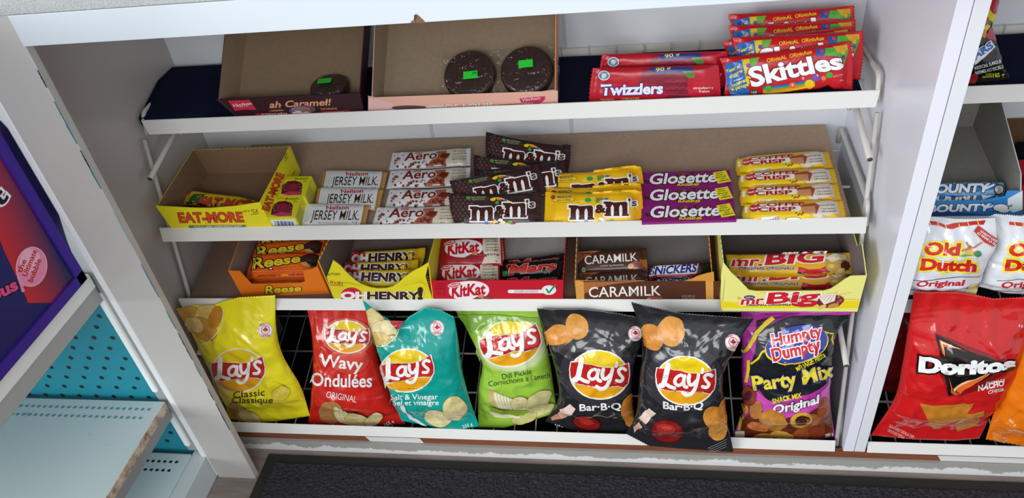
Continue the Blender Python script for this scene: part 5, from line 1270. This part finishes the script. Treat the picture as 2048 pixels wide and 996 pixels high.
# ------------------------------------------------------------------ right bay
P = incl(0, .004, .062, 87.0); a = barts(P, 17, .026)
a.poly([(432, 205), (700, 310), (905, 370), (880, 450), (700, 560), (520, 600), (455, 420), (320, 470), (330, 330), (480, 345)], '8e1216')
a.poly([(436, 210), (650, 320), (890, 380), (520, 598), (480, 400)], '14100f'); a.poly([(462, 245), (640, 325), (560, 300), (490, 290), (500, 350), (480, 330)], 'e86a2c'); a.poly([(466, 250), (600, 305), (482, 272), (492, 330)], 'f6d8b0')
a.poly([(522, 480), (545, 565), (830, 415), (560, 590), (535, 575)], 'e86a2c'); a.poly([(528, 490), (548, 552), (800, 425), (552, 566)], 'f4c890')
a.text('Doritos', (345, 440), (920, 425), 92, 'fafafa', .06, .12, out='160f10', ow=.075, arc=-22, grow=-.2)
a.text('FROMAGE', (752, 528), (868, 505), 20, 'f6f0ee', .02, .2); a.text('NACHO', (705, 562), (860, 530), 34, 'f6f0ee', .04, .2); a.text('CHEESE', (768, 580), (860, 560), 18, 'f6f0ee', .02, .2)
for pts in ([(340, 640), (420, 655), (678, 638), (640, 700), (460, 800), (425, 800)], [(555, 765), (620, 705), (740, 686), (690, 780), (575, 816)]): a.poly(pts, M('c07a26', 'chip'))
a.text('FLAVOURED TORTILLA CHIPS', (150, 790), (300, 862), 20, 'f0c8c0', .0); a.text('CROUSTILLES TORTILLA', (140, 815), (240, 862), 18, 'f0c8c0', .0); a.text('0 g trans', (955, 168), (1030, 160), 18, 'f4e8e4', .01)
bag(P, 17, [[(306, -52), (560, -50), (700, -30), (800, -8), (1060, -20)], [(262, 220), (600, 230), (1000, 200)], [(228, 430), (560, 420), (950, 400)], [(180, 620), (520, 620), (845, 600)], [(38, 842), (300, 868), (560, 876), (712, 862)]],
    .036, a, 'cb1b1d', 'big red cheese tortilla chip bag with a black triangle', seal=.05, wr=.0036)
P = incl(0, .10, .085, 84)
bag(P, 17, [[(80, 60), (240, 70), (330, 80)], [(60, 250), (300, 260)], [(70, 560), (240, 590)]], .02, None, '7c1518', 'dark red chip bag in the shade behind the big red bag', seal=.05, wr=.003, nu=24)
P = incl(0, -.004, .066, 87.0); a = barts(P, 17, .02); a.text('FLAVOURED', (795, 835), (885, 878), 22, 'f4c088', .0); a.text('TORTILLA CHIPS', (790, 858), (870, 898), 18, 'f4c088', 0); a.text('380 g', (890, 745), (935, 785), 18, 'f4d8b0', .01)
bag(P, 17, [[(1060, 150), (1300, 150), (1500, 150)], [(930, 390), (1200, 390), (1500, 400)], [(820, 650), (1150, 650), (1450, 650)], [(752, 868), (1000, 912), (1400, 930)]],
    .03, a, 'e8780f', 'orange tortilla chip bag cut off by the right edge of the picture', seal=.05, wr=.003, nu=44)
def dutch(a, dx, dy):
    q = lambda x, y: (x+dx, y+dy)
    a.text('Old', q(592, 388), q(925, 400), 118, 'cf2226', .05, .12, out='f0e22c', ow=.10); a.text('Dutch', q(560, 538), q(1090, 556), 108, 'cf2226', .055, .12, out='f0e22c', ow=.10)
    a.line([q(470, 640), q(760, 630), q(960, 610), q(1190, 560)], 6, '6a5c54'); a.text('Original', q(510, 712), q(975, 700), 56, 'c4202e', .03, .35); a.line([q(430, 740), q(700, 752), q(1030, 720)], 5, '4a403c')
    a.poly([q(590, 55), q(700, 62), q(800, 100), q(880, 80), q(1080, 60), q(1200, 50), q(1180, 95), q(960, 110), q(880, 138), q(800, 132), q(720, 100), q(590, 88)], 'c4242a')
    for x, y in ((640, 58), (720, 72), (800, 100), (930, 82), (1020, 70), (1120, 58)): a.line([q(x, y), q(x+14, y+38)], 9, 'ecd838')
    a.poly([q(985, 405), q(1005, 330), (q(1025, 318)), q(1070, 318), q(1090, 405)], 'd8b040'); a.poly([q(1015, 330), q(1045, 300), q(1080, 330)], '8a3c28'); a.blob(*q(1120, 385), 36, 26, '2a8a50', seed=2); a.poly([q(920, 405), q(1000, 392), q(1100, 408), q(1000, 414)], '5aa04c')
    for (x0, y0, x1, y1) in ((1045, 335, 1160, 275), (1045, 335, 1005, 270), (1045, 335, 958, 358), (1045, 335, 1090, 375)): a.line([q(x0, y0), q(x1, y1)], 16, 'c07844')
    a.poly([q(1080, 165), q(1125, 100), q(1330, 235), q(1270, 318), q(1180, 270)], 'b81e28'); a.line([q(1085, 168), q(1180, 272), q(1272, 314)], 4, 'f0b83c')
    a.text('QUALITY LIVES', q(1140, 165), q(1300, 275), 22, 'f8f0ee', .03); a.text('ICI RÈGNE LA QU', q(1112, 188), q(1290, 305), 22, 'f8f0ee', .03)
P = incl(0, .030, .3655, 90); a = barts(P, 16, .018); dutch(a, 0, 0); a.ell(1100, 790, 110, 110, M('d8cc8c', 'chip'), rot=20)
bag(P, 16, [[(400, 20), (700, 20), (900, 40), (1100, 40), (1300, 30)], [(400, 250), (800, 250), (1312, 240)], [(380, 430), (800, 430), (1215, 430)], [(350, 600), (800, 600), (1160, 600)], [(330, 790), (700, 810), (1100, 800)]],
    .026, a, 'dfe1e6', 'white chip bag with red blackletter words and a windmill, beside the right panel', seal=.04, wr=.0026)
P = incl(0, .040, .3655, 90); a = barts(P, 16, .018); dutch(a, 845, 10)
bag(P, 16, [[(1230, 20), (1300, -10), (1700, 20), (2100, 20)], [(1305, 250), (1700, 250), (2120, 250)], [(1200, 460), (1700, 430), (2060, 430)], [(1150, 620), (1650, 600), (2000, 600)], [(1122, 710), (1400, 780), (1950, 810)]],
    .024, a, 'dfe1e6', 'white chip bag with red blackletter words, cut off by the right edge', seal=.04, wr=.0026)
# blue coconut bar tray
def art_b(P):
    a = zart(14, P)
    a.poly([(60, 880), (400, 860), (830, 770), (830, 930), (60, 930)], '2c7cc4'); a.poly([(60, 905), (300, 895), (560, 920), (60, 930)], '1c4c94'); a.poly([(720, 800), (830, 740), (830, 880), (760, 905), (720, 880)], 'dce4ea')
    a.text('BOUNTY', (135, 898), (580, 888), 52, 'f4f6f8', .05, .25, out='1c3c70', ow=.05); a.line([(540, 870), (620, 852)], 14, 'f4f6f8')
    a.ell(668, 868, 62, 32, '4a3c3a'); a.ell(668, 866, 54, 26, 'eef0f2'); a.ell(690, 885, 40, 16, 'f4f4f4'); a.poly([(720, 850), (760, 842), (740, 862)], '4a9a4c')
    return a
FB = incl(0, .088, .4905, 96)
tray('open blue and white coconut bar tray with tall grey walls', on(FB, 14, 40, 925), on(FB, 14, 757, 912), on(FB, 14, 40, 828), on(FB, 14, 822, 742), .20, 10, .115, '3d8ccc',
     front_px=(14, [(822, 742), (720, 745), (700, 785), (560, 812), (300, 822), (40, 822)]), frontart=art_b, inner=M('8f8c84', 'kraft'), right=[(1, 1), (.08, 1.25), (0, 1)], cright='c8ccd0')
P = incl(0, .108, .530, 34); a = zart(14, P, 'wrap')
a.poly([(190, 700), (700, 700), (700, 735), (450, 760), (190, 730)], '2c6cb0'); a.poly([(190, 760), (400, 790), (690, 770), (690, 800), (190, 800)], '3a84c8'); a.text('BOUNTY', (130, 760), (570, 750), 60, 'e8ecf0', .05, .25, out='1c2c50', ow=.05); a.line([(540, 735), (620, 700)], 16, 'e8ecf0')
a.ell(655, 735, 38, 40, '3c3432'); a.ell(655, 735, 30, 32, 'e4e6e8')
mb = package('x', P, zrows(14, [[(60, 690), (400, 686), (690, 680)], [(60, 740), (700, 735)], [(60, 795), (400, 800), (690, 780)]]), .010, a, 'bar', '7cb0d8', 'wrap', .8, nu=36, nv=16, g=.004, seal=.05)
bo = place_pkg(mb, 'coconut_bar', P, 'blue coconut bar with white lettering, upper one in the blue tray', 'chocolate bar', 'blue coconut bars in the blue tray')
bar_copy(bo, P, 14, (60, 795), (60, 862), -.006, 0, 'blue coconut bar, lower one, just its top edge above the tray front')
sheet('cardboard_liner', 1, XR3+.012, XEND-.03, .088, .333, .0022, M('7a5a40', 'kraft'), 'brown cardboard sheet on the right bay shelf, behind the blue tray', 'cardboard sheet')
b = MB(); sp = BASE2.w(*BASE2.at(2042, 318)); r2 = random.Random(5)
bm = bmesh.new(); bmesh.ops.create_icosphere(bm, subdivisions=4, radius=1)
for v in bm.verts:
    n_ = 1+.10*noise.noise(v.co*3)+.04*noise.noise(v.co*9); v.co = Vector((v.co.x*.055, v.co.y*.028, max(0, v.co.z*.7+.5)*.020))*n_
    v.co += Vector((sp.x+.03, sp.y, sp.z+.001))
b.bm(bm, M('18161a', 'cloth'), True); tag(b.build('knit_bundle', origin=sp), 'black knitted bundle on the brown sheet at the right edge', 'fabric')
q0 = BASE2.at(*zt(14)(800, 770)); PB_ = Plane(BASE2.w(q0[0], q0[1], .030), (1, 0, 0), BASE2.b); a = Art(lambda x, y: (x, y))
a.poly([(.006, .012), (.05, .012), (.05, .034), (.012, .034)], 'e8e0e0'); a.poly([(.012, .014), (.05, .014), (.05, .03), (.018, .03)], 'b81c28')
mb = solid_box('x', PB_, .12, .046, .029, M('b01c26', 'card'), a, M('b01c26', 'card')); tag(mb.build('candy_box', mw=PB_.mat()), 'red candy box cut off by the right edge, below the black knitted bundle', 'candy box')
# sour candy bag, top right
P = incl(0, .196, .668, 80); a = barts(P, 15, .010)
a.poly([(400, 0), (760, 0), (740, 140), (690, 230), (560, 380), (400, 520)], 'e0cf22'); a.blob(735, 55, 52, 60, 'b8283c', seed=2); a.blob(650, 170, 30, 50, 'c8502c', seed=5); a.blob(715, 300, 52, 55, 'b83048', seed=7); a.ell(640, 290, 20, 40, 'd08a28'); a.blob(605, 350, 24, 30, '1c2a1c', seed=3); a.blob(690, 200, 18, 24, '2c5a30', seed=8)
a.poly([(560, 480), (700, 370), (735, 400), (610, 520), (560, 560)], 'f0ecf0'); a.text('STARS', (470, 585), (715, 405), 56, '2a6cc0', .05, .1, out='f4f0f4', ow=.09)
a.text('ARTIFICIAL FLAVOUR', (560, 598), (785, 540), 28, 'e4e4e4', .02); a.text('ARÔMES ARTIFICIELS', (560, 640), (800, 585), 28, 'e4e4e4', .02); a.text('CANDY', (655, 645), (708, 640), 16, 'e0dc2c', .02); a.text('FRIANDISE', (628, 672), (710, 665), 16, 'e0dc2c', .02); a.text('185 g', (715, 665), (812, 658), 40, 'e0dc2c', .02)
a.poly([(505, 660), (560, 620), (590, 660), (560, 720), (505, 720)], 'b02830')
mb = package('x', P, zrows(15, [[(430, -120), (600, -120), (800, -120)], [(420, 120), (740, 130)], [(420, 260), (712, 250)], [(410, 480), (790, 480)], [(400, 725), (600, 722), (872, 692)]]), .016, a, 'bag', '181a1c', 'foil', nu=36, nv=50, seal=.03, wr=.002)
place_pkg(mb, 'sour_candy_bag', P, 'black and yellow sour candy bag half hidden by the white panel, top right', 'candy bag')
